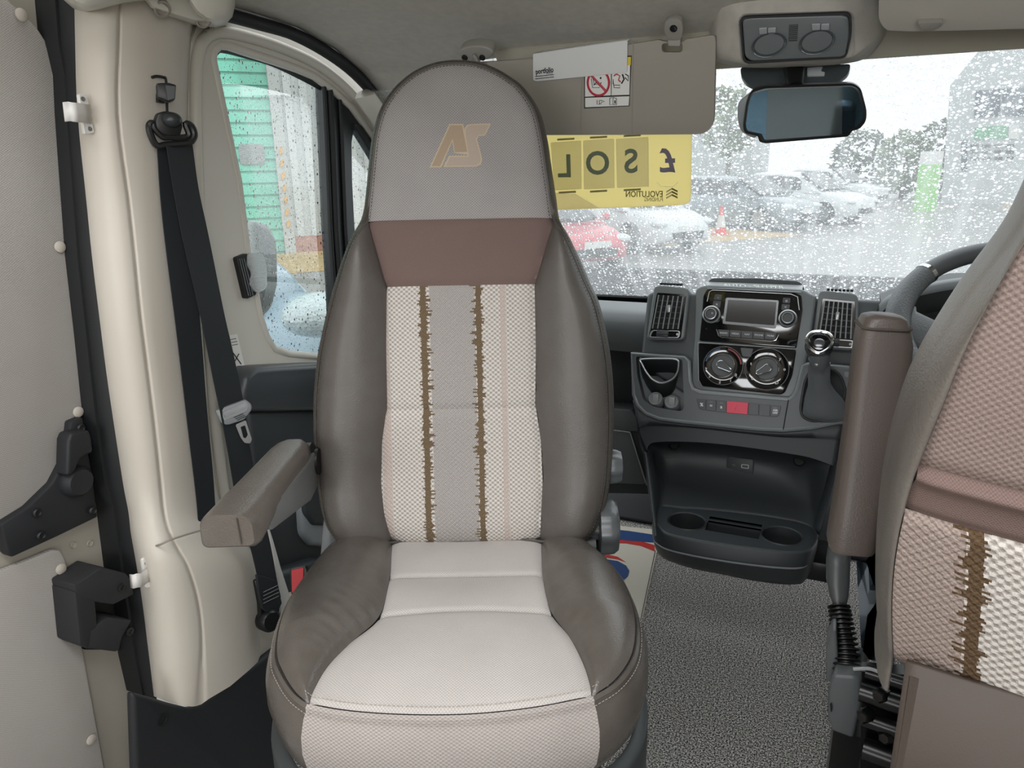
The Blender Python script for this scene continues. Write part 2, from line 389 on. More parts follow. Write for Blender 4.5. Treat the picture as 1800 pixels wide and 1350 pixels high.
# windscreen: top edge under the header, base behind the dash
def wsp(u,v,off=0.):
    """u -1..1 across, v 0 top .. 1 base"""
    x=u*lerp(.86,.89,v); y=lerp(1.530,2.34,v)-.05*u*u*v; z=lerp(1.385,.765,v)-.02*u*u*(1-v)+.018*math.sin(math.pi*v)
    return V((x,y,z))+V((0,.62,.78))*off
WETF=wetglass('rain_beaded_glass',120.,.60,.24,(.95,.98,.98,1),streak=1.)
CLEAR=cleanglass('clear_glass')
NU,NV2=24,24
mb=MB(); R0=[[wsp(-1+2*i/NU,j/NV2,.004) for i in range(NU+1)] for j in range(NV2+1)]
mb.grid([list(reversed(r)) for r in R0],0,uvf=[[((1-2*i/NU)*.85,-j/NV2*1.0) for i in range(NU+1)] for j in range(NV2+1)])
mb.grid([[wsp(-1+2*i/NU,j/NV2,0) for i in range(NU+1)] for j in range(NV2+1)],1,uvf=[[(0,0)]*(NU+1)]*(NV2+1))
ws=struct(mb.build('window_1',[WETF,CLEAR],weld=False,recalc=False),'windscreen covered in rain drops')
mb=MB(); mb.ribbon([wsp(-1+2*i/30,.985,.002) for i in range(31)],.04,(0,.62,.78),.008); mb.build('lower_seal',RUB,ws)
# A pillars
def apillar(s,nm,lab):
    mb=MB(); rows=[]
    for v in [0,.15,.3,.45,.6,.75,.9,1.02]:
        p=wsp(s,v); d=V((-s*.05,-.03,-.01)); q=V((s*.03,-.05,-.01)); rows.append([p+V((0,.01,.01)),p+V((-s*.03,0,0)),p+V((-s*.035,-.012,-.006)),p+V((-s*.02,-.028,-.012)),p+V((s*.004,-.032,-.014)),p+V((s*.02,.0,.0))])
    mb.rings(rows,True,(True,True)); return struct(mb.build(nm,CREAM_L,smooth=70),lab)
apillar(-1,'trim_2','pale trim of the pillar left of the windscreen'); apillar(1,'trim_3','pale trim of the pillar right of the windscreen')
# ---------------- left side: sliding door, pillar, cab door
XL=-.90
def L(px,py,X=XL): return pX(px,py,X)
PANEL=weave('door_panel_cloth','9b9793','c1beb9',.0050,.0034,.5,'a59d96')
sd_=sempty('door_1',(-.95,.55,0),'sliding door lined with grey cloth panels')
mb=MB(); mb.prism([L(x,y,-.955) for x,y in [(-420,-260),(150,-260),(150,300),(200,850),(250,1210),(262,1500),(-420,1700)]],(-.03,0,0)); mb.build('door_skin',OLIVE,sd_)
def uvplate(mb,pts,X,thick):
    P=[L(x,y,X) for x,y in pts]
    mb.uv=mb.bm.loops.layers.uv.new('UVMap'); mb.prism(P,(-thick,0,0))
    for f in mb.bm.faces:
        for l in f.loops: l[mb.uv].uv=(l.vert.co.y,l.vert.co.z)
up=[(-420,-260),(-40,-60),(20,5),(47,28),(67,50),(80,70),(90,95),(97,133),(100,200),(107,300),(118,450),(126,520),(133,587),(140,650),(146,715),(143,732),(130,744),(123,760),(117,797),(97,833),(70,868),(37,900),(-10,925),(-420,1085)]
mb=MB(); uvplate(mb,up,-.940,.012); mb.bevel(.004,2); pu=mb.build('cloth_panel',PANEL,sd_); pu['label']='upper grey cloth panel'
lo=[(-420,1165),(0,1004),(60,980),(92,966),(106,967),(114,980),(120,1000),(140,1108),(160,1218),(186,1360),(205,1500),(-420,1700)]
mb=MB(); uvplate(mb,lo,-.940,.012); mb.bevel(.004,2); pl_=mb.build('cloth_panel',PANEL,sd_); pl_['label']='lower grey cloth panel'
CLIP=pbr('trim_clip_plastic','b9b2a8',.4)
for i,(x,y,r,par) in enumerate([(37,26,10,pu),(105,434,8,pu),(137,724,8,pu),(107,1000,8,pl_),(160,1300,8,pl_)]):
    p=L(x,y,-.938); m=MB(); m.lathe(p,(1,0,0),[(.009,0),(.0088,.002),(.006,.0038),(0,.0042)],20); m.build('trim_clip',CLIP,par)
# spot welds in the painted frame
mb=MB()
for x,y in [(129,958),(158,955),(155,996),(140,1011)]:
    m=MB(); m.lathe(L(x,y,-.954),(1,0,0),[(.006,0),(.005,.002),(.002,.0012),(0,.001)],14); m.build('weld_dimple',OLIVE,sd_)
# black hinge cover and latch on the sliding door
mb=MB(); P=[(2,922),(50,892),(93,850),(116,805),(122,770),(125,742),(146,733),(150,760),(165,850),(172,909),(100,944),(22,980),(14,975),(8,945)]
mb.prism([L(x,y,-.925) for x,y in P],(-.02,0,0)); mb.bevel(.003,2); hb=mb.build('hinge_cover',KICK,sd_)
mb=MB(); mb.prism([L(x,y,-.900) for x,y in [(120,775),(125,762),(135,760),(158,756),(162,770),(165,795),(150,802),(143,806),(132,830),(118,838)]],(-.03,0,0)); mb.bevel(.005,3); mb.build('roller_arm',KICK,hb)
mb=MB(); mb.lathe(L(131,845,-.925),(1,0,0),[(.026,0),(.026,.010),(.020,.018),(0,.019)],28); mb.build('roller_boss',KICK,hb)
for x,y in [(148,847),(140,752),(63,901),(70,941),(161,897)]:
    m=MB(); m.lathe(L(x,y,-.924),(1,0,0),[(.007,0),(.007,.004),(.005,.006),(.004,.004),(0,.003)],16); m.build('screw',RUB,hb)
# latch block
mb=MB(); Xo=-.885
mb.prism([L(x,y,Xo) for x,y in [(131,1029),(178,997),(222,1008),(232,1020),(236,1045),(200,1063),(165,1058),(135,1048)]],(-.06,0,0))
mb.prism([L(x,y,Xo) for x,y in [(132,1040),(168,1056),(172,1105),(155,1141),(141,1134)]],(-.06,0,0))
mb.prism([L(x,y,Xo) for x,y in [(158,1108),(190,1085),(232,1090),(226,1102),(215,1120),(210,1142),(205,1146),(152,1139)]],(-.06,0,0))
mb.bevel(.004,2); lt=mb.build('door_catch',pbr('catch_rubber','26272a',.7,bump=('n',120,.3,.001)),sd_)
mb=MB(); mb.prism([L(x,y,-.945) for x,y in [(131,1029),(178,997),(228,1006),(240,1060),(243,1110),(226,1142),(150,1142)]],(-.01,0,0)); mb.build('catch_plate',RUB,lt)
for x,y in [(214,1033),(228,1110)]:
    m=MB(); m.lathe(L(x,y,-.884),(1,0,0),[(.007,0),(.007,.002),(.004,.002),(.003,-.002),(0,-.002)],16); m.build('bolt_hole',RUB,lt)
# black rubber door seal between sliding door and pillar
sl_=[((70,-80),(122,-80)),((77,0),(126,0)),((84,77),(129,77)),((97,133),(131,133)),((100,200),(134,200)),((107,300),(146,300)),((118,450),(161,450)),((126,520),(168,520)),((134,587),(175,587)),((144,687),(190,687)),((155,780),(202,780)),((167,853),(216,853)),((182,887),(222,890)),((196,998),(238,1005)),((222,1157),(260,1160)),((236,1218),(270,1226))]
mb=MB(); rows=[]
for (a,b) in sl_:
    A=L(*a,-.935); B=L(*b,-.905); m_=(A+B)/2; rows.append([A,A.lerp(B,.2)+V((.012,0,0)),A.lerp(B,.42)+V((.006,0,0)),A.lerp(B,.5)+V((.016,0,0)),A.lerp(B,.8)+V((.018,0,0)),B+V((.0,.006,0)),B+V((-.04,.01,0)),A+V((-.02,0,0))])
mb.rings(rows,True,(True,True)); struct(mb.build('trim_4',RUB,smooth=60),'black rubber seal of the sliding door opening')
# B pillar trim
T=[(-90,125,212,300,352,0),(60,128,209,300,334,0),(200,133,207,296,328,0),(350,148,226,292,332,0),(450,158,237,285,340,0),(550,170,247,290,352,0),(653,183,260,300,360,0),(750,197,272,315,368,0),(853,213,283,325,378,0),(900,222,288,336,395,.15),(935,226,297,355,415,.5),(970,232,315,395,445,.85),(1000,237,331,420,455,1),(1057,246,348,430,460,1),(1128,255,355,436,460,1)]
rows=[]
def prow(es,gs,fs,rs_,k):
    X=lambda v:v+.05*k
    return [(es,-.935),(es+4,-.892),(lerp(es,gs,.3),X(-.868)),(lerp(es,gs,.62),X(-.846)),(gs-7,X(-.838)),(gs-3,X(-.8385)),(gs,X(-.8425)),(gs+3,X(-.8385)),(gs+7,X(-.837)),(lerp(gs,fs,.5),X(-.836)),(fs,X(-.838)),(lerp(fs,rs_,.6),X(-.846)),(rs_-3,X(-.862)),(rs_,-.89),(rs_+6,-.93)]
for y,e_,g,f_,r_,k in T: rows.append([L(x,y,X) for x,X in prow(e_,g,f_,r_,k)])
last=prow(262,362,436,462,1); ys=[1223,1224,1232,1240,1242,1241,1238,1233,1228,1206,1178,1165,1158,1155,1152]; xs2=[267,271,290,318,338,345,354,361,368,405,438,452,458,463,468]
rows.append([L(x,y,X) for x,y,(_,X) in zip(xs2,ys,last)])
# smooth the vertical runs
cols=list(zip(*rows)); cols=[cr_spline(c,4) for c in cols]; rows=list(zip(*cols))
mb=MB(); mb.grid(rows); bp_=struct(mb.build('wall_left',CREAM,recalc=True,smooth=75,solid=0),'cream moulded trim of the pillar behind the cab door')
for x,y,X in [(281,27,-.8)]: pass
mb=MB(); rr=[L(x,y,X) for x,y,X in zip([226,260,297,330,375,420],[932,948,952,945,930,918],[-.845,-.826,-.815,-.815,-.815,-.83])]
mb=MB(); mb.tube(cr_spline([L(266,960,-.842),L(280,958,-.800),L(300,949,-.786),L(330,939,-.784),L(362,930,-.787)],5),.0016,6); mb.build('panel_seam',pbr('trim_shadow','8f8b80',.6),bp_)
mb=MB(); mb.prism([L(x,y,-.812) for x,y in [(448,975),(466,1010),(478,1075),(500,1085),(512,1045),(540,1040),(560,1110),(470,1158),(440,1150),(452,1060)]],(-.02,0,0)); mb.bevel(.004,2); mb.build('lower_flange',CREAM,bp_)
mb=MB(); mb.prism([L(x,y,-.792) for x,y in [(470,918),(480,950),(494,1000),(507,1040),(509,1056),(500,1082),(494,1075),(488,1010)]],(-.004,0,0)); mb.build('lit_door_edge',WHITEP,bp_)  # white strip for the lit trim edge, the light put into its colour
# dark kick trim below
mb=MB(); P=[(234,1218),(267,1227),(300,1237),(335,1246),(352,1243),(369,1231),(420,1192),(470,1154),(540,1100),(700,1000),(820,1000),(820,1700),(250,1700)]
mb.prism([L(x,y,-.795) for x,y in P],(-.02,0,0)); mb.bevel(.008,3); kt=struct(mb.build('trim_5',KICK),'dark kick trim below the cream pillar')
mb=MB(); mb.lathe(L(286,1265,-.794),(1,0,0),[(.011,0),(.011,.001),(.008,.001),(.007,-.004),(0,-.004)],20); mb.build('screw_recess',RUB,kt)
# cab door: pale window surround with the glass opening
cd2=sempty('door_2',(-.92,1.35,0),'cab door with pale window surround and dark lower lining')
O_=[(352,30),(392,27),(450,45),(517,66),(583,102),(630,142),(674,196),(715,270),(760,400),(760,720),(560,720),(520,900),(530,1130),(440,1180),(370,1000),(350,800),(330,560),(322,300),(330,90)]
G_=[(372,104),(375,88),(385,79),(400,80),(483,107),(520,120),(550,133),(583,157),(617,187),(655,240),(690,310),(700,400),(700,640),(600,632),(555,627),(505,622),(480,613),(467,592),(455,555),(433,443),(417,317),(392,200)]
mb=MB(); plate(mb,[L(x,y,-.905) for x,y in O_],[[L(x,y,-.905) for x,y in G_]],(-.03,0,0)); fr=mb.build('window_surround',CREAM_L,cd2,smooth=30)
mb=MB(); gl=[L(x,y,-.910) for x,y in G_]; mb.tube(gl,.009,10,closed=True); mb.build('surround_lip',CREAM_L,cd2)
# raised outer shoulder of the surround (blind housing)
mb=MB(); sh=[L(x,y,-.900) for x,y in [(420,1010),(392,850),(374,700),(362,560),(352,420),(345,260),(344,150),(348,95),(362,66),(390,56),(440,66),(500,86),(560,115),(610,155),(652,205),(690,270)]]
mb.tube(cr_spline(sh,4),.011,10); mb.build('blind_housing',CREAM_L,cd2)
mb=MB(); bl=Plane(L(385,145/3,-.893),(1,0,0),(0,1,0))
q=[(355,48),(372,40),(395,44),(399,52),(398,62),(385,64),(365,58)]
mb.tube([L(x,y,-.8935) for x,y in q],.0008,5,closed=True); mb.build('maker_plate_outline',pbr('trim_shadow','8f8b80',.6),cd2)
text('maker_plate_text','REMIS',pbr('embossed_letters','bab7ac',.5),cd2,L(382,52,-.8932),(0,1,-.18),(0,.18,1),.014,.001)
# black seals round the door opening and window
mb=MB(); s_=[L(x,y,-.868) for x,y in SEALPX]
mb.tube(cr_spline(s_,5),.0145,10,flat=.9); struct(mb.build('trim_6',RUB),'black rubber seal along the cab door opening')
mb=MB(); g2=[L(x,y,-.922) for x,y in [(375,92),(388,84),(440,97),(483,111),(540,139),(575,160),(612,194),(650,244),(690,320)]]
mb.tube(cr_spline(g2,4),.009,8); mb.build('glass_seal',RUB,cd2)
# door glass, rain-beaded outside
WETS=wetglass('rain_spotted_glass',110.,.34,.06,(.93,.985,.97,1))
def glasspane(name,pts,X,label):
    P=[L(x,y,X) for x,y in pts]; mb=MB(); mb.uv=mb.bm.loops.layers.uv.new('UVMap')
    a=mb.verts(P); b=mb.verts([p-V((.004,0,0)) for p in P]); mb.face(a,1); mb.face(b,0)
    for f in mb.bm.faces:
        for l in f.loops: l[mb.uv].uv=(l.vert.co.y,l.vert.co.z)
    return struct(mb.build(name,[WETS,CLEAR],weld=False,recalc=False,smooth=0),label)
g1=glasspane('window_2',[(365,70),(395,68),(483,98),(560,130),(575,150),(585,450),(590,650),(450,640),(430,470),(380,200)],-.926,'cab door window spotted with rain')
g3=glasspane('window_3',[(612,215),(640,225),(700,330),(705,600),(615,600)],-.926,'small quarter window ahead of the door glass')
# window divider and quarter frame
CH=pbr('charcoal_frame','2d3133',.35)
mb=MB(); plate(mb,[L(x,y,-.915) for x,y in [(566,143),(590,158),(620,186),(655,235),(700,310),(730,420),(730,660),(590,660),(584,505),(577,400),(571,250)]],[[L(x,y,-.915) for x,y in [(622,226),(634,238),(655,272),(700,350),(705,420),(700,600),(640,600),(631,480),(623,400),(619,320),(618,250)]]],(-.02,0,0)); mb.build('quarter_frame',CH,cd2,smooth=20)
mb=MB()
for off,r in ((3,.006),(13,.008),(30,.005)): mb.tube([L(x+off,y,-.910) for x,y in [(566,150),(571,250),(577,400),(584,505),(591,640)]],r,8)
mb.build('window_channel',RUB,cd2)
mb=MB(); mb.prism([L(x,y,-.905) for x,y in [(624,217),(636,220),(672,278),(672,300),(663,285),(628,230)]],(-.012,0,0)); mb.bevel(.002,1); mb.build('quarter_brace',CH,cd2)
# blind pull latch
mb=MB(); P=roundpoly([(417,453),(437,445),(452,518),(434,526)],4); mb.prism([L(x,y,-.893) for x,y in P],(-.014,0,0)); mb.bevel(.0015,1); bl_=mb.build('blind_latch',RUB,cd2)
for i in range(3):
    m=MB(); x0=421+4*i; m.tube([L(x0,455,-.892),L(x0+16,520,-.892)],.0011,6); m.build('latch_rib',pbr('satin_grey','6f7477',.3),bl_)
m=MB(); P=roundpoly([(437,446),(462,441),(470,468),(470,505),(462,512),(450,515),(440,500),(444,480),(436,466)],5); m.prism([L(x,y,-.889) for x,y in P],(-.006,0,0)); m.bevel(.001,1)
m.build('clear_handle',pbr('clear_plastic','e6ecec',.15,alpha=1,trans=.55,bump=('v',300,.5,.002)),bl_)
# airbag sticker on the surround
stk=Plane(L(414,626,-.896),(1,0,0),(0,1,0))
m=MB(); m.prism([L(x,y,-.8955) for x,y in [(404,590),(417,587),(433,655),(420,667)]],(-.002,0,0)); so=m.build('warning_sticker',pbr('sticker_white','e4e3de',.5),cd2)
m=MB(); m.tube([L(408,618,-.895),L(424,640,-.895)],.0012,4); m.tube([L(420,622,-.895),L(410,640,-.895)],.0012,4); m.build('sticker_print',RUB,so)
for i,(x,y) in enumerate([(409,596),(411,601),(412,606),(427,655),(428,659)]):
    m=MB(); m.tube([L(x-4,y+1,-.895),L(x+6,y-1,-.895)],.0006,4); m.build('sticker_print',RUB,so)
# door lining
DC=pbr('door_lining','34383b',.5,bump=('n',500,.25,.0006)); DCT=pbr('door_lining_pad','3d4144',.38,bump=('v',700,.25,.0005))
def xsec(name,pts,X0,X1,mat,par,b=.012,seg=3):
    m=MB(); m.prism([L(x,y,X0) for x,y in pts],(X1-X0,0,0)); m.bevel(b,seg); return m.build(name,mat,par)
xsec('lining_pad',[(428,690),(434,662),(452,647),(500,644),(560,641),(760,640),(760,735),(560,722),(486,724),(440,724),(430,712)],-.845,-.91,DCT,cd2,.018,4)
xsec('door_card',[(437,724),(560,718),(760,735),(760,1300),(560,1160),(482,1100),(470,980),(455,860)],-.862,-.91,DC,cd2,.01,3)
xsec('door_pocket',[(486,1010),(560,985),(760,985),(760,1300),(560,1180),(495,1120)],-.83,-.88,DC,cd2,.015,3)
xsec('pull_handle',[(528,855),(545,845),(600,840),(600,965),(548,960),(533,940)],-.846,-.88,pbr('lit_pull_grey','8c9296',.35),cd2,.012,4)  # paler than the lining: light on the pull cup put into the colour
xsec('pull_recess',[(534,830),(560,826),(600,826),(600,925),(552,925),(538,905)],-.838,-.86,DC,cd2,.01,3)
# overhead corner moulding above the pillar
cm=sempty('trim_7',L(380,10,-.85),'pale corner moulding above the pillar')
m=MB(); P=[(330,-120),(332,8),(345,26),(362,38),(378,43),(396,38),(408,26),(413,5),(413,-120)]
rws=[]
for X,kx,ky in ((-.92,1.05,8),(-.86,1.02,4),(-.80,1,0),(-.775,.93,-8),(-.77,.7,-26)):
    rws.append([L(372+(x-372)*kx,y+ky,X) for x,y in P])
m.rings(rws,True,(False,True)); m.build('corner_moulding',CREAM_L,cm,smooth=70)
m=MB(); P=[(110,-140),(112,-6),(130,10),(150,17),(175,14),(215,4),(245,0),(332,-6),(332,-140)]; rws=[]
for X,kx,ky in ((-.90,1.0,6),(-.84,1,2),(-.79,1,0),(-.765,.96,-8),(-.76,.8,-30)): rws.append([L(220+(x-220)*kx,y+ky,X) for x,y in P])
m.rings(rws,True,(False,True)); m.build('corner_moulding',CREAM_L,cm,smooth=70)
m=MB(); P=[(245,-120),(250,-6),(270,18),(300,28),(340,40),(372,44),(372,-120)]; rws=[]
for X,kx,ky in ((-.90,1.0,4),(-.85,1,2),(-.81,1,0),(-.795,1,-6)): rws.append([L(310+(x-310)*kx,y+ky,X) for x,y in P])
m.rings(rws,True,(False,True)); m.build('corner_moulding',CREAM_L,cm,smooth=70)
for x,y in [(284,14),(356,34)]:
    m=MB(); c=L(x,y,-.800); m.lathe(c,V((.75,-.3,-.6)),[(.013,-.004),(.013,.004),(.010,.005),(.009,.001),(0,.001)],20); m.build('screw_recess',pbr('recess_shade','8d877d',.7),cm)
# right side: driver's door, outside the photograph but shading the cab
wr=sempty('wall_right',(.95,1.2,0),'right side of the cab with the driver door')
m=MB(); m.box((.94,1.35,.40),(.05,1.6,.95)); m.bevel(.02,2); m.build('door_lining',DC,wr)
m=MB(); m.box((.955,1.35,1.20),(.02,1.7,.70)); m.build('light_block_panel',CREAM,wr)  # unseen panel added to block light and reflections from the right
m=MB(); m.box((.93,.50,.80),(.10,.22,1.6)); m.bevel(.03,2); m.build('pillar_trim',CREAM,wr)
# living area behind the camera, so that the cab is lit and mirrored as indoors
LW=pbr('living_area_wall','b5aca0',.7); 
m=MB(); m.box((-1.10,-1.05,1.0),(.05,3.0,2.06)); struct(m.build('wall_living_left',LW),'living area side wall')
m=MB(); m.box((1.10,-1.05,1.0),(.05,3.0,2.06)); struct(m.build('wall_living_right',LW),'living area side wall')
m=MB(); m.box((0,-2.56,1.0),(2.24,.05,2.06)); struct(m.build('wall_rear',LW),'living area rear wall')
m=MB(); m.box((0,-1.06,2.02),(2.24,3.05,.04)); m.box((0,.44,1.84),(2.24,.04,.40)); struct(m.build('trim_12',LW),'living area roof')
m=MB(); m.box((0,-1.6,-.02),(2.2,1.98,.04)); struct(m.build('trim_13',CARPET),'living area floor')
# ---------------------------------------------------------------- yard outside
GZ=-.62
ASPH=pbr('wet_asphalt','92918f',.35,bump=('n',12,.2,.02),mott=('a5a29e',.4,.8))
mb=MB(); mb.box((0,20,GZ-.05),(120,90,.1)); struct(mb.build('yard_ground',ASPH,origin=(0,20,GZ)),'wet grey tarmac yard')
def GP(px,py): return pZ(px,py,GZ)
# far wall left: factory with green roller door. It stands beyond the door window
fp=[GP(560,407+20),GP(360,470)]
wx=pX(480,415,-9.5)
bl=thing('workshop_building',(-9.0,9.5,GZ),'pale clad workshop with a green roller door, seen through the side window','building')
CLAD=pbr('pale_cladding','c9cdcc',.6,mott=('b3b8b8',.7,.6)); GREEN=pbr('green_door','6cc0a8',.5); GREEN_D=pbr('green_door_groove','3f9580',.5); BRICK=pbr('red_brick','a5705c',.8,mott=('b98a74',9,.7))
# wall line in plan: passes W0..W1
def wallpt(px,D_): r=ray(px,400); h=V((r.x,r.y,0)); return CP.xy.to_3d()+h*D_
Wn=V((.75,-.66,0)).normalized(); Wt=V((.66,.75,0)).normalized()
W0=wallpt(497,16.6); W0=V((W0.x,W0.y,GZ))
def onW(px,py,off=0.): return pP(px,py,W0+Wn*off,Wn)
b0=onW(495,424).z; sh_=V((0,0,0))
def wq(a,z,off=0.): return W0+Wt*a+Wn*off+V((0,0,z))
def along(px,py): return (onW(px,py)-W0).dot(Wt)
aE=along(495,420); aD=along(470,110)
mb=MB(); mb.prism([wq(.0,.36),wq(9,.36),wq(9,9),wq(0,9)],-Wn*.3)
k=0
for i in range(26): 
    a=.30+i*.33; mb.prism([wq(a,.36,.06),wq(a+.16,.36,.06),wq(a+.16,9,.06),wq(a,9,.06)],-Wn*.06)
mb.build('clad_wall',CLAD,bl)
mb=MB(); mb.prism([wq(.0,0,.03),wq(9,0,.03),wq(9,.36,.03),wq(0,.36,.03)],-Wn*.3); mb.build('brick_plinth',BRICK,bl)
mb=MB(); mb.prism([wq(-.0,0,.04),wq(.24,0,.04),wq(.24,9,.04),wq(-.0,9,.04)],-Wn*.3); mb.build('door_jamb',pbr('jamb_grey','b6bab8',.6),bl)
rd=MB(); rd.prism([wq(-9,0,-.1),wq(0,0,-.1),wq(0,9,-.1),wq(-9,9,-.1)],-Wn*.2)
for i in range(36): rd.prism([wq(-9,.05+i*.25,-.04),wq(0,.05+i*.25,-.04),wq(0,.25+i*.25,-.06),wq(-9,.25+i*.25,-.06)],-Wn*.05)
rdo=rd.build('roller_door',GREEN,bl)
c=onW(443,271)
ca=(c-W0).dot(Wt); czz=c.z-GZ
m=MB(); P=roundpoly([(ca-.26,czz-.21),(ca+.26,czz-.21),(ca+.26,czz+.21),(ca-.26,czz+.21)],.08); m.prism([wq(a,z,.0) for a,z in P],-Wn*.05); m.build('door_window',pbr('frosted_pane','8f9696',.2,bump=('v',40,1.,.02)),rdo)
for i in range(7):
    z=.55+i*.26; m=MB(); m.prism([wq(.08,z,.10),wq(.15,z+.07,.10),wq(.15,z+.19,.10),wq(.08,z+.12,.10)],-Wn*.05); m.build('hazard_stripe',pbr('hazard_yellow','d8a23a',.6),bl)
mb=MB(); hp=[GP(380,470),GP(580,420),GP(600,500),GP(610,520),GP(470,560)]
yl=[W0+Wt*-8+Wn*.1,W0+Wt*12+Wn*.1,W0+Wt*12+Wn*3.6,W0+Wt*-8+Wn*3.6]; mb.prism([V((p.x,p.y,GZ+.004)) for p in yl],(0,0,.004)); struct(mb.build('trim_8',pbr('yellow_hatching','c7a874',.7,mott=('b59a6b',3,.7))),'yellow painted apron before the workshop')
# cars
def car(loc,head,col,label,cat='car',Ls=4.3,h=1.45,w=1.78,hood=1.05,suv=0,group=None,rear=1.0,nm='parked_car'):
    t=thing(nm,loc,label,cat,group); R=Matrix.Rotation(head,3,'Z'); o=V(loc)
    paint=pbr('car_paint_'+col,col,.22,coat=.6,spec=.6)
    def P(x,y,z): return o+R@V((x,y,z))
    # body sections along x (nose at +)
    S=[(-Ls/2,.72,.45,.80),(-Ls/2+.06,.80,.35,.95),(-Ls/2+.35,.86,.22,1.0),(-Ls*.25,.89,.2,.98),(0,.89,.2,.95),(Ls*.2,.89,.2,.93),(Ls/2-hood+.15,.88,.2,.90),(Ls/2-.5,.86,.2,.82),(Ls/2-.18,.78,.22,.72),(Ls/2-.04,.62,.3,.62),(Ls/2,.5,.36,.52)]
    rows=[]
    for x,hw,z0,z1 in S:
        hw*=w/1.78; z1*=h/1.45
        prof=roundpoly([(-hw*.93,z0),(hw*.93,z0),(hw,lerp(z0,z1,.55)),(hw*.86,z1),(-hw*.86,z1),(-hw,lerp(z0,z1,.55))],[.05,.05,.15,.12,.12,.15],4)
        rows.append([P(x,y,z) for y,z in prof])
    m=MB(); m.rings(rows,True,(True,True)); body=m.build('body',paint,t,smooth=60)
    xa=-Ls/2+.25*rear; xb=Ls/2-hood; zz=.93*h/1.45
    def gh(sc,top,m_,dz=0,inset=0):
        rws=[]
        for x,hw,z in [(xa,.70,zz-.03),(xa+.30,.68,h*.9),(xa+.75,.64,h),(lerp(xa,xb,.55),.64,h),(lerp(xa,xb,.72),.66,h*.96),(xb+.05,.74,zz-.04)]:
            hw*=w/1.78
            prof=[(-hw-.10,zz-.06),(hw+.10,zz-.06),(hw+(.0 if z>zz else .1),max(z-.05,zz-.05)),(hw-.12,z),(-hw+.12,z),(-hw-(.0 if z>zz else .1),max(z-.05,zz-.05))]
            rws.append([P(x,y,zq) for y,zq in prof])
        m_.rings(rws,True,(True,True))
    m=MB(); gh(1,1,m); m.build('roof',paint,t,smooth=50)
    GL=pbr('car_glass','20282c',.08,spec=.8)
    # side windows and screens, each a solid a little proud of the roof shell
    for s in (-1,1):
        hw=.685*w/1.78
        q=[(xa+.42,zz+.03),(xb-.15,zz+.02),(lerp(xa,xb,.74),h*.93-.04),(lerp(xa,xb,.5),h-.09),(xa+.75,h-.11)]
        m=MB(); m.prism([P(x,s*(hw+.085-(z-zz)*.22),z) for x,z in q],R@V((0,-s*.03,0))); m.build('side_window',GL,t,smooth=0)
        for x in (-Ls*.31,Ls*.31):
            m=MB(); m.lathe(P(x,s*(w/2-.19),.32),R@V((0,s,0)),[(0,0),(.32,0),(.33,.03),(.33,.17),(.31,.2),(.2,.19),(0,.17)],28); wh=m.build('wheel',pbr('tyre','1b1c1d',.7),t)
            m=MB(); m.lathe(P(x,s*(w/2-.0),.32),R@V((0,s,0)),[(.21,-.02),(.21,.012),(.12,.0),(.04,.012),(0,.012)],20,sq=(5,.03)); m.build('hubcap',pbr('alloy','a4a9ab',.3,metal=.6),wh)
        m=MB(); hx=Ls/2-.20; m.ball(P(hx,s*.62*w/1.78,.64*h/1.45),(.20,.17,.085),14,R=R); m.build('headlight',pbr('lamp_glass','dfe6e8',.1,spec=.8),t)
        m=MB(); m.ball(P(xb-.1,s*(w/2+.07),zz+.04),(.09,.10,.07),12,R=R); m.build('wing_mirror',paint,t)
    m=MB(); m.prism([P(xb+.04,-.66,zz+.0),P(xb+.04,.66,zz+.0),P(lerp(xa,xb,.745),.56,h*.965),P(lerp(xa,xb,.745),-.56,h*.965)],R@V((.03,0,.05))); m.build('windscreen',GL,t,smooth=0)
    m=MB(); m.prism([P(Ls/2-.05,-.38,.30),P(Ls/2-.05,.38,.30),P(Ls/2-.05,.44,.45),P(Ls/2-.05,-.44,.45)],R@V((.06,0,0))); m.build('grille',pbr('grille_black','1d2021',.5),t)
    m=MB(); m.prism([P(Ls/2-.0,-.26,.46),P(Ls/2-.0,.26,.46),P(Ls/2-.0,.26,.57),P(Ls/2-.0,-.26,.57)],R@V((.025,0,0))); m.build('number_plate',pbr('plate_white','e9e9e4',.4),t)
    return t
def at(px,py): p=GP(px,py); return (p.x,p.y,GZ)
car(at(1290,398),rad(-28),'7c8a92','blue grey hatchback parked behind the orange cone',h=1.42,Ls=4.5)
car(at(1400,388),rad(-28),'d9dddf','white saloon parked beside the blue grey hatchback, only its nose showing',h=1.45)
car(at(1455,362),rad(-28),'c3c8ca','silver hatchback, farthest of the parked row before the trees',h=1.45)
car(at(940,462),rad(-38),'d3303f','red car with its nose toward the yard, below the price board',h=1.3,Ls=4.2)
car(at(1090,432),rad(-35),'dfe3e5','white car between the red car and the orange cone',h=1.42)
# traffic cone
cp=at(1266,413); cn=thing('traffic_cone',cp,'orange and white traffic cone standing in front of the parked cars','cone')
OR=pbr('cone_orange','e5432e',.4); 
m=MB(); m.prism([V(cp)+V((x*.2,y*.2,0)) for x,y in ((-1,-1),(1,-1),(1,1),(-1,1))],(0,0,.04)); m.build('base',OR,cn)
m=MB(); m.lathe(cp,(0,0,1),[(.15,.04),(.125,.2),(0.0,.2)],24); m.build('cone_body',OR,cn)
m=MB(); m.lathe(cp,(0,0,1),[(.125,.2),(.07,.5),(0,.5)],24); m.build('reflective_sleeve',WHITEP,cn)
m=MB(); m.lathe(cp,(0,0,1),[(.07,.5),(.035,.72),(0,.73)],24); m.build('cone_tip',OR,cn)
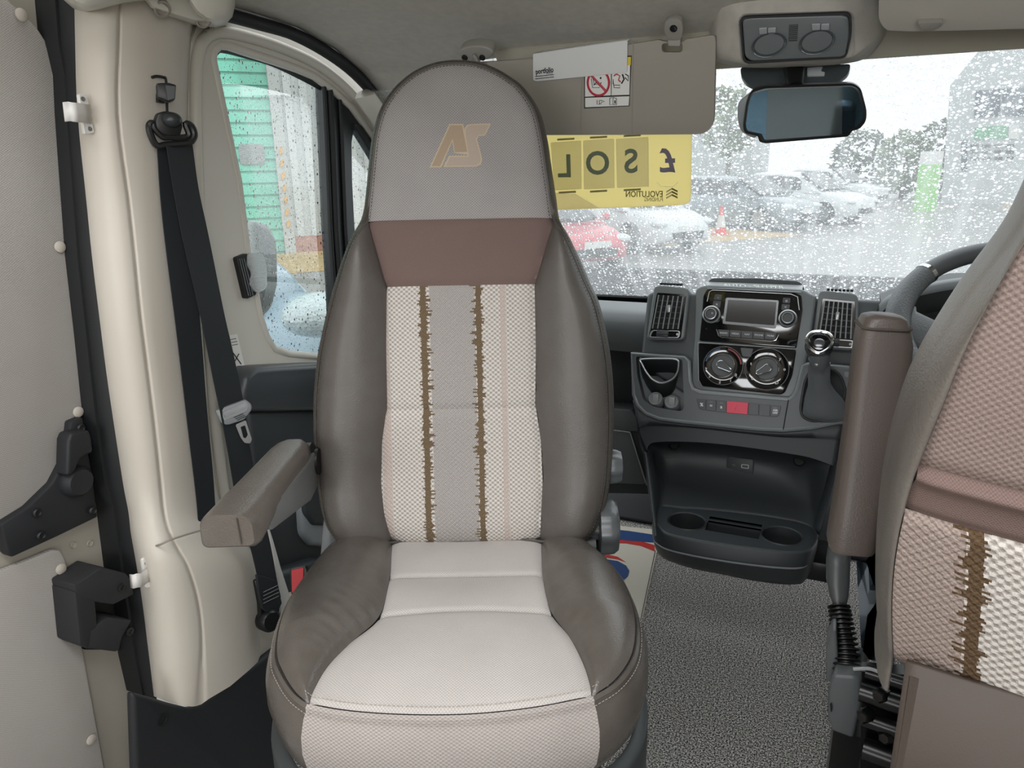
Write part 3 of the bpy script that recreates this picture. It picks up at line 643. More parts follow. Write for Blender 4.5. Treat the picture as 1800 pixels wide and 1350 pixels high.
# office building far right and hedge
ob=thing('office_building',(12,38,GZ),'pale office block behind the yard with dark windows and a green sign','building')
Bn=V((-.25,-1,0)).normalized(); Bt=V((1,-.25,0)).normalized(); B0=V((9.0,34,GZ))
def onB(px,py,off=0): return pP(px,py,B0+Bn*off,Bn)
OB=pbr('office_wall','c3c6c5',.7,mott=('b1b5b4',.3,.6))
m=MB(); q=[onB(1668,262),onB(1668,150),onB(1700,90),onB(2000,60),onB(2000,262)]; zb=GZ
q=[V((q[0].x,q[0].y,zb)),onB(1670,150),onB(1745,60),onB(2100,-60),V((onB(2100,262).x,onB(2100,262).y,zb))]
m.prism(q,-Bn*8); m.build('wall',OB,ob)
def bq(name,pts,mat,off=.05,t=.1): m=MB(); m.prism([onB(x,y,off) for x,y in pts],-Bn*t); return m.build(name,mat,ob,smooth=0)
GW=pbr('office_glass','4e5b66',.15)
bq('window',[(1715,160),(1758,156),(1758,204),(1712,206)],GW); bq('window',[(1762,156),(1800,152),(1800,204),(1762,204)],GW); bq('window',[(1804,152),(1880,146),(1880,204),(1804,204)],GW)
bq('green_sign',[(1714,224),(1772,220),(1770,243),(1712,246)],pbr('sign_green','58a877',.5)); bq('sign_panel',[(1774,220),(1792,219),(1791,244),(1773,244)],WHITEP)
for j,y in enumerate((254,264,276)):
    for i,x in enumerate((1706,1727,1748,1768)): bq('sign_line',[(x,y),(x+14,y-.5),(x+14,y+5),(x,y+5)],pbr('sign_ink','4a5054',.6),.06,.05)
bq('door_recess',[(1690,246),(1700,246),(1700,300),(1690,300)],GW)
bn=pY(1632,318,30); bn=(bn.x,bn.y,GZ); bt_=thing('feather_banner',bn,'small green and white banner standing before the office block','banner')
m=MB(); p0=V(bn); z=(pP(1632,268,V(bn),V((0,-1,0))).z-GZ); m.prism([p0+V((-.35,0,.0)),p0+V((.35,0,0)),p0+V((.35,0,z*.8)),p0+V((-.35,0,z*.8))],(0,.05,0)); m.build('green_cloth',pbr('banner_green','8fd06f',.6),bt_)
m=MB(); m.prism([p0+V((-.35,0,z*.8)),p0+V((.35,0,z*.8)),p0+V((.35,0,z*1.02)),p0+V((-.35,0,z*1.02))],(0,.05,0)); m.build('white_top',WHITEP,bt_)
kb=MB(); kb.box((8.6,30.0,GZ+.12),(7,.6,.24)); struct(kb.build('trim_9',pbr('kerb_tan','c9b59c',.7)),'pale kerb before the office block')
# hedge / trees and low wall
FOL=pbr('foliage','66745a',.9,mott=('4c5a44',2.5,.8)); FOLP=pbr('pale_foliage','8c9c72',.9,mott=('6f8060',2.5,.8))
def tree(x,y,h,r,label,mat,seed):
    rnd=random.Random(seed); t=thing('tree',(x,y,GZ),label,'tree','trees beyond the yard')
    m=MB(); m.tube([(x,y,GZ),(x+.05,y,GZ+h*.4),(x,y,GZ+h*.75)],[.12,.09,.04],8); m.build('trunk',pbr('bark','5c5248',.9),t)
    m=MB()
    for i in range(420):
        a=rnd.uniform(0,6.28); u=rnd.uniform(-1,1); rr=r*rnd.uniform(.5,1)**.5; s=math.sqrt(1-u*u)
        c=V((x+rr*s*math.cos(a),y+rr*s*math.sin(a),GZ+h*.62+rr*u*1.1)); R=Matrix.Rotation(rnd.uniform(0,6.28),3,(rnd.uniform(-1,1),rnd.uniform(-1,1),rnd.uniform(-1,1)))
        k=rnd.uniform(.15,.32); vs=m.verts([c+R@V((k,0,0)),c+R@V((0,k*.6,.05)),c+R@V((-k,0,0)),c+R@V((0,-k*.6,.05))]); m.face(vs)
    m.build('crown',mat,t,smooth=0,weld=False,recalc=False)
for i,(px,py,Y,h,r,mt,lb) in enumerate([(1278,300,34,5.6,1.3,FOLP,'pale green tree showing just right of the sun visor'),(1510,300,44,2.6,1.5,FOL,'round bushy tree above the white parked car'),(1590,300,40,2.6,1.3,FOLP,'green bush left of the green banner'),(1655,300,46,3.2,1.6,FOL,'dark bush right of the green banner')]):
    p=pY(px,py,Y); tree(p.x,p.y,h,r,lb,mt,i)
fb=thing('far_building',(-6,42,GZ),'long pale building across the far side of the yard','building')
m=MB(); A=pY(700,300,44); B=pY(1330,290,40); m.prism([V((A.x,A.y,GZ)),V((B.x,B.y,GZ)),V((B.x,B.y,GZ+3.4)),V((A.x,A.y,GZ+3.4))],(0,6,0)); m.build('wall',pbr('far_wall','b8bcb9',.8,mott=('a6aaa7',.3,.6)),fb)
m=MB(); m.prism([V((A.x,A.y-.3,GZ+3.4)),V((B.x,B.y-.3,GZ+3.4)),V((B.x,B.y-.3,GZ+3.7)),V((A.x,A.y-.3,GZ+3.7))],(0,7,0)); m.build('roof',pbr('far_roof','9fa5a6',.7),fb)
lw=MB(); A=pY(1230,300,24); B=pY(1300,300,25); 
# neighbouring van nose just outside the door window
nv=thing('neighbour_car',(-3.2,3.2,GZ),'blue grey car close outside the side window, its bonnet beaded with rain','car')
NP=pbr('bonnet_blue','9fb4c0',.2,coat=.6,bump=('v',60,.3,.004))
def nq(px,py,X): return pX(px,py,X)
m=MB()
top_=[(430,455,-2.6),(470,452,-2.6),(500,470,-2.55),(525,497,-2.45),(545,520,-2.35),(560,550,-2.2),(580,620,-2.0),(600,720,-1.9)]
rows=[]
for (x,y,X) in top_:
    p=nq(x,y,X); rows.append([p+V((-1.4,.1,-.02)),p+V((-.9,.05,.04)),p+V((-.4,.02,.04)),p,p+V((.10,-.05,-.06)),p+V((.14,-.08,-.25)),V((p.x+.14,p.y-.1,GZ+.25))])
cols=list(zip(*rows)); cols=[cr_spline(c,4) for c in cols]; m.grid(list(zip(*cols))); m.build('bonnet',NP,nv,smooth=70,solid=.02)
m=MB(); p=nq(563,552,-1.95); m.ball(p,(.16,.20,.10),16); m.build('headlight',pbr('lamp_clear','cfdadd',.08,spec=.8,bump=('v',60,.6,.01)),nv)
m=MB(); p=nq(520,640,-1.9); m.box((p.x-.8,p.y+.2,GZ+.45),(1.6,1.8,.7)); m.bevel(.2,3); m.build('body',NP,nv)
# our own door mirror outside the glass
dm=thing('door_mirror',nq(445,470,-1.08),'grey housing of the left door mirror just outside the rain-spotted window','mirror')
m=MB(); rws=[]
for X,k in ((-1.055,.8),(-1.062,.96),(-1.075,1.0),(-1.09,.98),(-1.10,.85),(-1.105,.5)):
    P=roundpoly([(428,385),(455,392),(470,420),(472,500),(462,540),(448,556),(430,560)],10,4); cxp=(448,470); rws.append([nq(cxp[0]+(x-cxp[0])*k,cxp[1]+(y-cxp[1])*k,-1.09)+V((X+1.09,0,0)) for x,y in P])
m.rings(rws,True,(True,True)); m.build('housing',pbr('mirror_grey','9aa0a0',.4),dm,smooth=60)
m=MB(); P=roundpoly([(432,470),(466,478),(468,505),(460,545),(448,553),(434,558)],6); m.prism([nq(x,y,-1.05) for x,y in P],(-.02,0,0)); m.bevel(.004,2); m.build('lower_housing',pbr('mirror_dark','3a3d3e',.5),dm)
p=nq(452,525,-1.06); m=MB(); m.tube([p,V((-.945,p.y-.20,p.z-.03))],[(.02,.015),(.022,.018)],12); m.build('mirror_arm',pbr('mirror_dark','3a3d3e',.5),dm)
# ---------------------------------------------------------------- dashboard
DASH=pbr('dash_plastic','565a5c',.42,bump=('n',650,.3,.0006),spec=.5); DASHD=pbr('dash_lower_plastic','303437',.5,bump=('n',650,.25,.0005)); SAT=pbr('satin_dash','74797b',.35,bump=('n',500,.1,.0004))
GLOSS=pbr('gloss_black','0b0c0d',.07,coat=.5,spec=.6); CHROME=pbr('chrome','d5d7d8',.12,metal=1.); SILV=pbr('satin_silver','b9bcbd',.3,metal=.7); INK=pbr('white_print','d9dbda',.5); SCREEN=pbr('screen_glass','1b1b1d',.12,spec=.6)
BTN=pbr('button_grey','3c4043',.35); DK=pbr('deep_black','0a0b0c',.7)
DP=Plane(pY(1320,600,1.74),V((0,-math.cos(rad(18)),math.sin(rad(18)))))
dash=thing('dashboard',(0,1.85,0),'dark grey dashboard with centre stack, vents and a lower storage bin','dashboard')
def dslab(name,pts,h0,h1,mat,par=None,r=0,b=.002,seg=2,P=None,n=4,lab=None):
    m=MB(); (P or DP).slab(m,pts,h0,h1,r,0,n)
    if b: m.bevel(b,seg)
    o=m.build(name,mat,par or dash)
    if lab: o['label']=lab
    return o
# pad over the whole width: top slopes to the glass, face drops to the shelf line
rows=[]
for x in [-.86+1.72*i/40 for i in range(41)]:
    yf=1.80+.03*(x/.86)**2
    rows.append([(x,2.36,.74),(x,2.33,.762),(x,2.15,.80),(x,1.98,.825),(x,yf+.06,.832),(x,yf+.02,.828),(x,yf,.812),(x,yf-.012,.79),(x,yf-.008,.755),(x,yf,.735),(x,yf+.12,.72)])
m=MB(); m.rings(rows,False,mi=0); pad=m.build('top_pad',DASH,dash,smooth=50,solid=.01)
# passenger face below the pad: shelf recess, ledge, glove box
m=MB(); m.box((-.36,1.97,.60),(1.0,.10,.28)); m.build('shelf_recess',DASHD,dash)
FP=Plane((-.3,1.80,.5),V((0,-1,.12)))
dslab('lower_ledge',[(700,690),(1110,720),(1125,742),(1128,760),(700,745)],-.10,.0,DASH,b=.006,P=FP)
dslab('lower_face',[(700,745),(1128,752),(1160,870),(700,860)],-.10,-.012,DASHD,b=.006,P=FP)
dslab('glove_box_door',[(700,742),(1108,758),(1136,852),(700,835)],-.03,.0,pbr('glovebox_grey','575b5e',.4),r=8,b=.002,P=FP)
m=MB(); m.tube([FP.at(x,y,.0005) for x,y in [(1060,754),(1108,760),(1137,853)]],.0022,6); m.build('chrome_edge',SILV,dash)
# central housing: upper face, raised hood, side pods
dslab('centre_housing',[(1138,512),(1560,528),(1545,660),(1400,720),(1215,700),(1125,640)],-.10,-.004,DASH,r=14,b=.008,seg=3)
HOOD=[(1223,506),(1241,500),(1330,504),(1412,508),(1425,516),(1436,520),(1425,600),(1405,690),(1392,706),(1380,708),(1226,692),(1216,684),(1214,668),(1220,600)]
dslab('stack_surround',HOOD,-.09,.016,SAT,r=8,b=.006,seg=3)
# rear hump of the hood
m=MB(); A=[(1242,496),(1250,490),(1405,497),(1412,503)]
DP.slab(m,[(1240,505),(1246,492),(1252,488),(1330,488),(1400,493),(1408,496),(1415,508)],-.09,-.012); m.bevel(.006,2); m.build('stack_hood',PL,dash)
# inner trough
TR=[(1232,508),(1418,517),(1414,560),(1396,694),(1380,700),(1230,684),(1222,672),(1226,590)]
bs0=[DP.at(1242,507,.019),DP.at(1409,514,.019)]; bs1=[DP.at(1240,495,-.012),DP.at(1412,501,-.012)]
m=MB(); m.rings([bs0,bs1,[p-DP.n*.02 for p in bs1],[p-DP.n*.02 for p in bs0]],False); m.grid([]) if False else None
m=MB(); m.prism([bs0[0],bs0[1],bs1[1],bs1[0]],DP.n*-.012); m.bevel(.0015,1); bst=m.build('brand_strip',pbr('lit_satin_strip','a6aaac',.3),dash)  # paler than the dash satin: its bright reflection is put into the colour
eyb=(bs1[0]-bs0[0]).normalized(); exb=(bs0[1]-bs0[0]).normalized(); nb=exb.cross(eyb); mid=(bs0[0]+bs0[1]+bs1[0]+bs1[1])/4
text('brand_letters','AUTO - SLEEPER',INK,bst,mid+nb*.0008,exb,eyb,.022,.001,wid=.135,bold=.0004)
# radio
HU=[(1243,508),(1255,507),(1398,514),(1409,520),(1411,545),(1400,612),(1229,599),(1233,560),(1236,520)]
hu=dslab('head_unit',HU,.0,.021,GLOSS,r=3,b=.002); hu['label']='gloss black radio panel'
def hub(name,pts,h,mat,par=None,r=2,b=.0008,h0=.021,lab=None): return dslab(name,pts,h0-.002,h0+h,mat,par or hu,r=r,b=b,seg=1,lab=lab)
m=MB(); so=[(1276,523),(1369,528),(1364,577),(1270,569)]; si=[(1280,527),(1365,531),(1361,572),(1275,565)]; DP.ring(m,roundpoly(so,3),roundpoly(si,2),.020,.0235); m.build('screen_frame',pbr('dark_chrome','6a6d6f',.2,metal=.9),hu)
m=MB(); s2=[(1274,521),(1371,526),(1366,579),(1268,571)]
hub('screen',[(1279,526),(1366,530),(1361,573),(1275,566)],.0015,SCREEN)
for x,y in [(1251,553),(1385,560)]:
    r_=DP.scale(x,y)
    k=MB(); k.lathe(DP.at(x,y,.021),DP.n,[(15*r_,0),(15*r_,.004),(13.5*r_,.006),(12*r_,.006),(11*r_,.016),(9.5*r_,.018),(8*r_,.018),(7.6*r_,.0165),(0,.0165)],40); ko=k.build('rotary_knob',BTN,hu)
    k=MB(); k.lathe(DP.at(x,y,.0215),DP.n,[(15.2*r_,.002),(15.2*r_,.006),(13.2*r_,.0075),(12.6*r_,.006)],40,cap=False); k.build('knob_ring',SILV,hu)
    k=MB(); k.lathe(DP.at(x,y,.0215),DP.n,[(9.8*r_,.0165),(9.8*r_,.0185),(8.4*r_,.019),(8.2*r_,.0165)],40,cap=False); k.build('knob_ring',SILV,hu)
text('power_symbol','o',INK,hu,DP.at(1252,550,.0385),DP.ex,DP.ey,.008,.0004)
for pts,s in [([(1257,517),(1270,518),(1268,528),(1254,527)],'-'),([(1254,528),(1268,529),(1266,541),(1252,540)],'x'),([(1376,523),(1390,524),(1389,534),(1375,533)],'o'),([(1374,534),(1389,535),(1387,546),(1373,545)],'<')]:
    hub('button',pts,.002,BTN,r=2); cx=sum(p[0] for p in pts)/4; cy=sum(p[1] for p in pts)/4; text('button_symbol',s,INK,hu,DP.at(cx,cy,.0236),DP.ex,DP.ey,.009,.0004)
for i,sx_ in enumerate(['RADIO','MEDIA','NAV','PHONE','MORE']):
    x0=1262+20.6*i; y0=579+1.25*i
    hub('menu_button',[(x0,y0),(x0+20,y0+1.2),(x0+19,y0+13),(x0+(3 if i==0 else 0),y0+11.6)],.0018,BTN,r=1)
    text('menu_lettering',sx_,INK,hu,DP.at(x0+10,y0+6.4,.0232),DP.ex,DP.ey,.0055,.0003)
m=MB(); m.tube([DP.at(x,y,.0222) for x,y in [(1259,579),(1263,590),(1269,593),(1355,600),(1364,598),(1369,588)]],.0009,6); m.build('menu_trim',CHROME,hu)
m=MB(); m.tube([DP.at(x,y,.0235) for x,y in [(1243,530),(1247,513),(1253,510),(1390,517),(1402,522),(1405,545)]],.0011,6); m.build('edge_trim',SILV,hu)
for x,y in [(1242,578),(1389,587),(1396,526),(1249,520)]:
    k=MB(); k.lathe(DP.at(x,y,.0212),DP.n,[(.0022,0),(.0018,.0006),(0,.0006)],10); k.build('panel_screw',DK,hu)
# climate panel
cl_=dslab('climate_panel',[(1228,602),(1400,615),(1393,660),(1380,690),(1372,694),(1234,679),(1227,668)],.0,.020,GLOSS,r=5,b=.002,lab='gloss black heater control panel')
m=MB(); m.tube([DP.at(x,y,.0205) for x,y in [(1234,679),(1228,668),(1227,602),(1400,614)]],.0009,6); m.build('edge_trim',SILV,cl_)
def dial(cx,cy,ro,ang,labels):
    s=DP.scale(cx,cy); c=DP.at(cx,cy,.020)
    k=MB(); k.lathe(c,DP.n,[(ro*s,-.001),(ro*s,.0015),((ro-1)*s,.0022),((ro-2)*s,.0012),(21*s,.0012)],48); k.build('dial_plate',GLOSS,cl_)
    k=MB(); k.lathe(c,DP.n,[(ro*s,.001),((ro-.4)*s,.0024),((ro-1.2)*s,.0024),((ro-1.6)*s,.001)],48,cap=False); k.build('dial_rim',pbr('dark_chrome','6a6d6f',.2,metal=.9),cl_)
    k=MB(); k.lathe(c,DP.n,[(21*s,0),(20.5*s,.010),(20*s,.011),(19*s,.0115),(18.4*s,.009),(0,.009)],40); ko=k.build('dial',BTN,cl_)
    k=MB(); k.lathe(c,DP.n,[(20.6*s,.009),(20.4*s,.0118),(19.4*s,.0122),(18.8*s,.0105)],40,cap=False); k.build('dial_ring',CHROME,cl_)
    d=DP.ex*math.cos(rad(ang))+DP.ey*math.sin(rad(ang)); e=DP.n.cross(d)
    pts=[]; L0=-6*s; 
    for i in range(13): a=rad(90+180*i/12); pts.append((-.2*s+6.5*s*math.cos(a)*1.0-2*s, 6.5*s*math.sin(a)))
    pts+= [(17*s,-2.6*s),(18*s,0),(17*s,2.6*s)]
    w3=[c+d*x+e*y+DP.n*.011 for x,y in pts]
    k=MB(); k.prism(w3,DP.n*.010); k.bevel(.001,1); k.build('grip_bar',BTN,cl_)
    k=MB(); k.tube([p+DP.n*.0105 for p in w3],.0011,6,closed=True); k.build('grip_outline',CHROME,cl_)
    for a_,r_,t_ in labels:
        pp=c+DP.ex*(r_*s*math.cos(rad(a_)))+DP.ey*(r_*s*math.sin(rad(a_)))+DP.n*.0018
        text('dial_marking',t_,INK,cl_,pp,DP.ex,DP.ey,.0095,.0004,bold=.0002)
dial(1271,643,34,-28,[(-32,27,'0'),(-58,29,'1'),(-95,29,'2'),(-135,29,'3'),(-162,29,'*'),(-172,29,'.')])
dial(1348,649,37,212,[(5,29,'o'),(45,28,'y'),(90,27,'v'),(135,28,'u'),(165,28,'t'),(-50,29,'D'),(-140,29,'d')])
def arcband(cx,cy,r,a0,a1,mat,name):
    s=DP.scale(cx,cy); c=DP.at(cx,cy,.0225); P=[c+DP.ex*(r*s*math.cos(rad(a)))+DP.ey*(r*s*math.sin(rad(a))) for a in [a0+(a1-a0)*i/14 for i in range(15)]]
    k=MB(); k.ribbon(P,.0035,DP.n,.0005); k.build(name,mat,cl_)
arcband(1271,643,30,80,10,pbr('warm_scale','8e3b35',.5),'warm_scale'); arcband(1271,643,30,170,105,pbr('cold_scale','2f4a68',.5),'cold_scale')
hub('recirculation_button',[(1301,611),(1325,613),(1320,628),(1305,627)],.003,BTN,par=cl_,r=3)
# vents
def vent(name,O,n_sl,thumb,wheelp):
    """O: outline of the pod (tl,tr,br,bl)"""
    v=dslab(name,O,-.06,.020,SAT,r=9,b=.005,seg=3)
    tl,tr,br,bl=[V(p).to_3d() for p in O]
    def q(u,w): t=tl.lerp(tr,u); b_=bl.lerp(br,u); r=t.lerp(b_,w); return (r.x,r.y)
    o_=[q(.10,.13),q(.93,.13),q(.90,.97),q(.05,.97)]; i_=[q(.17,.17),q(.86,.17),q(.82,.80),q(.12,.80)]
    m=MB(); DP.slab(m,o_,.015,.022,4); m.bevel(.001,1); m.build('vent_frame',GLOSS,v)
    m=MB(); DP.slab(m,i_,.0215,.0222,0); m.build('vent_cavity',DK,v)
    for k in range(n_sl+1):
        u=.17+.68*k/n_sl; a=DP.at(*q(u,.175),.0235); b_=DP.at(*q(u-.045,.795),.0235)
        m=MB(); m.ribbon([a,b_],.0026,DP.n,.005); m.build('vent_slat',pbr('vent_silver','8b8f91',.3),v)
    for k in range(1,6):
        w_=.17+.63*k/6; m=MB(); m.ribbon([DP.at(*q(.165-.02*k/6,w_),.0222),DP.at(*q(.86-.02*k/6,w_),.0222)],.0022,DP.n,.001); m.build('cross_slat',BTN,v)
    c=q(.5,.42); m=MB(); m.box(DP.at(*c,.030),(.008,.010,.018),Matrix((DP.ex,DP.n,DP.ey)).transposed()); m.bevel(.002,2); m.build('vane_tab',SILV,v)
    c=q(.42,.89); s=DP.scale(*c); m=MB(); m.lathe(DP.at(*c,.018)-DP.ex*.014,DP.ex,[(0,0),(.009,0),(.010,.002),(.010,.026),(.009,.028),(0,.028)],24,sq=(12,.05)); m.build('vent_wheel',BTN,v)
    m=MB(); DP.ring(m,roundpoly([q(.10,.82),q(.87,.82),q(.86,.96),q(.05,.96)],5),roundpoly([q(.14,.835),q(.84,.835),q(.82,.945),q(.09,.945)],4),.020,.0235); m.build('vent_lower_trim',SILV,v)
    m=MB(); m.lathe(DP.at(*q(.80,.89),.0222),DP.n,[(.003,0),(.003,.0005),(.002,.0005),(.002,0)],14); m.build('vent_mark',INK,v)
    return v
v1=vent('air_vent',[(1150,501),(1212,506),(1203,598),(1136,597)],5,None,None); v1['label']='air vent left of the radio'
v2=vent('air_vent',[(1440,510),(1508,517),(1512,617),(1427,612)],6,None,None); v2['label']='air vent right of the radio'
# demister slots on the top
for (x0,x1,y) in ((1160,1200,502),(1452,1500,513)):
    m=MB(); A=DP.at(x0,y+3,.012)+V((0,.012,-.003)); B=DP.at(x1,y+5,.012)+V((0,.012,-.003))
    for i in range(7):
        p=A.lerp(B,(i+.5)/7); m2=MB(); m2.box(p+V((0,-.012,.012)),(.006,.012,.004)); m2.build('demister_slot',DK,dash)
# lower console with U-shaped notch round the stack
R1=lambda X,Y:(1100+X/4.286,600+Y/4.286)
BODY=[R1(45,95),R1(440,125),R1(470,150),R1(480,300),R1(500,360),R1(560,385),R1(1225,440),R1(1260,415),R1(1290,370),R1(1340,185),R1(1365,175),(1530,649),(1530,745),(1490,742),R1(1590,610),R1(1400,650),R1(1185,668),R1(1000,660),R1(800,640),R1(400,600),R1(250,580),R1(150,540),R1(90,480),R1(60,400)]
CPl=Plane(DP.w(0,0,.035),DP.n)
POCK=roundpoly([R1(75,112),R1(425,135),R1(440,500),R1(420,527),R1(330,515),R1(200,490),R1(130,440),R1(85,250)],5)
GEAR=roundpoly([R1(1400,200),R1(1560,210),R1(1620,260),R1(1660,380),R1(1620,500),R1(1560,590),R1(1400,602),R1(1330,570),R1(1315,500),R1(1350,300)],8)
m=MB(); plate(m,[CPl.at(x,y) for x,y in BODY],[[CPl.at(x,y) for x,y in POCK],[CPl.at(x,y) for x,y in GEAR]],-CPl.n*.03); con=m.build('console_fascia',DASH,dash,smooth=30); 
m=MB(); e=[CPl.at(x,y) for x,y in BODY]; m.tube([p-CPl.n*.004 for p in e],.0055,8,closed=True); m.build('fascia_edge',SAT,con)
m=MB(); m.prism([CPl.at(x,y,-.055) for x,y in [(1112,618),(1210,628),(1205,730),(1120,715)]],-CPl.n*.02); m.build('pocket_floor',SAT,con)
m=MB(); m.prism([CPl.at(x,y,-.03) for x,y in [(1400,640),(1530,645),(1530,750),(1400,750)]],-CPl.n*.02); m.build('gear_well',DASHD,con)
# cup holder and sockets in the pocket
cup=MB(); c1=[R1(x,y) for x,y in [(112,135),(250,128),(385,135),(402,180),(390,240),(350,290),(270,318),(200,290),(150,230),(118,170)]]
c1=cr_spline([(*p,0) for p in c1],4,closed=True); c1=[(p.x,p.y) for p in c1]
rws=[]
cx0=(sum(p[0] for p in c1)/len(c1),sum(p[1] for p in c1)/len(c1))
def ring_(k,dy,h): return [CPl.at(cx0[0]+(x-cx0[0])*k,cx0[1]+(y-cx0[1])*k+dy,h) for x,y in c1]
cup.rings([ring_(.86,28,-.05),ring_(.95,14,-.02),ring_(1,3,.002),ring_(1.0,0,.004),ring_(.93,0,.004),ring_(.88,4,-.01),ring_(.75,8,-.06)],True,(False,True)); cup.build('cup_holder',PLD,con,smooth=70)
m=MB(); m.tube(ring_(.965,0,.005),.0022,8,closed=True); m.build('cup_rim',SILV,con)
for (x,y) in (R1(228,445),R1(350,470)):
    s=CPl.scale(x,y); k=MB(); k.lathe(CPl.at(x,y,-.030),(CPl.n+V((0,0,.5))).normalized(),[(13*s,-.02),(13*s,.010),(12*s,.013),(0,.014)],28); so=k.build('socket_cap',pbr('socket_grey','8e9294',.35),con)
    k=MB(); k.box(CPl.at(x,y-4,-.014),(.014,.010,.022)); k.bevel(.002,2); k.build('cap_tab',pbr('socket_grey2','a0a4a6',.35),so)
# switch row
B=[R1(530,430),R1(606,436),R1(682,443),R1(760,450),R1(925,463),R1(1005,472),R1(1090,480),R1(1175,487)]
Bt=[R1(548,508),R1(602,520),R1(679,528),R1(758,537),R1(918,552),R1(1001,558),R1(1087,566),R1(1150,570)]
RED=pbr('hazard_red','d9274a',.35)
for i in range(7):
    q=[B[i],B[i+1],Bt[i+1],Bt[i]]; q=[(q[0][0]+.4,q[0][1]),(q[1][0]-.4,q[1][1]),(q[2][0]-.4,q[2][1]),(q[3][0]+.4,q[3][1])]
    o=dslab('hazard_switch' if i==3 else 'switch',q,-.004,.002 if i!=3 else .003,RED if i==3 else BTN,con,r=[3 if i==0 else 1,3 if i==6 else 1,5 if i==6 else 1,5 if i==0 else 1],b=.0006,seg=1,P=CPl)
    cx=sum(p[0] for p in q)/4; cy=sum(p[1] for p in q)/4
    if i==3:
        o['label']='red hazard light switch'
        k=MB(); tri=[(0,5.5),(-5,-3),(5,-3)]; s=CPl.scale(cx,cy); k.tube([CPl.at(cx,cy,.0034)+CPl.ex*(x*s)+CPl.ey*(y*s) for x,y in tri],.0006,5,closed=True); k.build('hazard_triangle',pbr('hazard_print','e9a0a8',.5),con)
    elif i in (0,1,2,6):
        text('switch_symbol',{0:'%',1:'=',2:'a',6:'ASR\nOFF'}[i],INK,con,CPl.at(cx,cy+1,.0026),CPl.ex,CPl.ey,{6:.006}.get(i,.011),.0004,bold=.0003)
        if i: k=MB(); k.ribbon([CPl.at(cx-3,cy-6,.0024),CPl.at(cx+3,cy-5.6,.0024)],.0014,CPl.n,.0003); k.build('switch_lamp',pbr('lamp_off','77797b',.4),con)
# panel seam right of the switches
m=MB(); m.tube([CPl.at(*R1(1225,440),.0005),CPl.at(*R1(1205,550),.0005),CPl.at(*R1(1185,668),.0005)],.0012,5); m.build('panel_seam',DK,con)
m=MB(); P=roundpoly([R1(1645,228),R1(1700,232),R1(1760,236),R1(1760,280),R1(1700,276),R1(1650,268)],3); m.prism([CPl.at(x,y,-.002) for x,y in P],CPl.n*.004); m.build('side_button',SAT,con)
# lower body: flank, bin back, bin side walls
R2=lambda X,Y:(1040+X/3.913,720+Y/3.913)
lip=[R1(60,440),R1(150,545),R1(250,585),R1(400,605),R1(600,622),R1(800,645),R1(1000,664),R1(1185,672),R1(1400,655),R1(1640,600)]
mid=[R1(85,655),R1(110,625),R1(200,610),R1(400,618),R1(600,636),R1(800,658),R1(1000,680),R1(1185,698),R1(1400,705),R1(1640,715)]
rim=[R1(140,830),R1(160,775),R1(220,742),R1(400,736),R1(600,744),R1(800,764),R1(1000,790),R1(1200,820),R1(1400,858),R1(1600,930)]
m=MB(); n_=len(lip)
g=[[CPl.at(x,y,-.012) for x,y in lip],[CPl.at(x,y,-.020) for x,y in mid],[CPl.at(x,y,-.030) for x,y in mid],[CPl.at(x,y,-.034) for x,y in rim],[CPl.at(x,y,-.045) for x,y in rim]]
g=[cr_spline(r,4) for r in g]; m.grid(g); m.build('console_brow',DASHD,con,smooth=60,solid=.008)
ZS=.425
shb=[R2(435,880),R2(455,690),R2(620,690),R2(800,700),R2(1000,720),R2(1200,745),R2(1400,780),R2(1500,815),R2(1535,850),R2(1560,900)]
b_=[[CPl.at(x,y,-.040) for x,y in rim],None,None,[pZ(x,y,ZS-.004) for x,y in shb]]
def midrow(t,dy): return [a.lerp(c,t)+V((0,dy*math.sin(math.pi*min(i,n_-1-i)/ (n_-1))**.35 if True else 0,0)) for i,(a,c) in enumerate(zip(b_[0],b_[3]))]
rows=[b_[0],midrow(.12,.045),midrow(.3,.085),midrow(.55,.10),midrow(.8,.075),midrow(.94,.03),b_[3]]
m=MB(); m.grid([cr_spline(r,4) for r in zip(*[cr_spline(c,3) for c in zip(*rows)])]); m.build('bin_recess',DASHD,con,smooth=70,solid=.004)
# flank of the console left
fl_=[[R1(60,440),R1(75,560),R1(100,760),(1131,800),(1137,850),(1146,905),(1150,945)],[R1(85,640),R1(100,700),R1(140,800),(1136,800),(1143,850),(1151,900),(1153,920)]]
m=MB(); A=[CPl.at(*fl_[0][0],-.02),CPl.at(*fl_[0][1],-.03),CPl.at(*fl_[0][2],-.04),pY(*fl_[0][3],1.66),pY(*fl_[0][4],1.62),pY(*fl_[0][5],1.58),pY(*fl_[0][6],1.53)]
Bb=[CPl.at(*fl_[1][0],-.02),CPl.at(*fl_[1][1],-.03),CPl.at(*fl_[1][2],-.036),pY(*fl_[1][3],1.65),pY(*fl_[1][4],1.60),pY(*fl_[1][5],1.56),pY(*fl_[1][6],1.52)]
rws=[[p+V((.0,.22,-.0)) for p in A],A,Bb,[p+V((.01,.03,0)) for p in Bb]]
m.grid([cr_spline(r,3) for r in rws]); m.build('console_flank',DASHD,con,smooth=60,solid=.004)
rim_r=[(1474,820),(1466,850),(1452,890),(1440,930)]
m=MB(); A=[CPl.at(1480,740,-.03),CPl.at(1478,790,-.04),pY(1472,822,1.64),pY(1463,860,1.60),pY(1450,905,1.56),pY(1440,940,1.52)]
m.grid([cr_spline([p+V((.0,.25,0)) for p in A],3),cr_spline(A,3),cr_spline([p+V((-.014,.03,0)) for p in A],3)]); m.build('console_flank',DASHD,con,smooth=60,solid=.004)
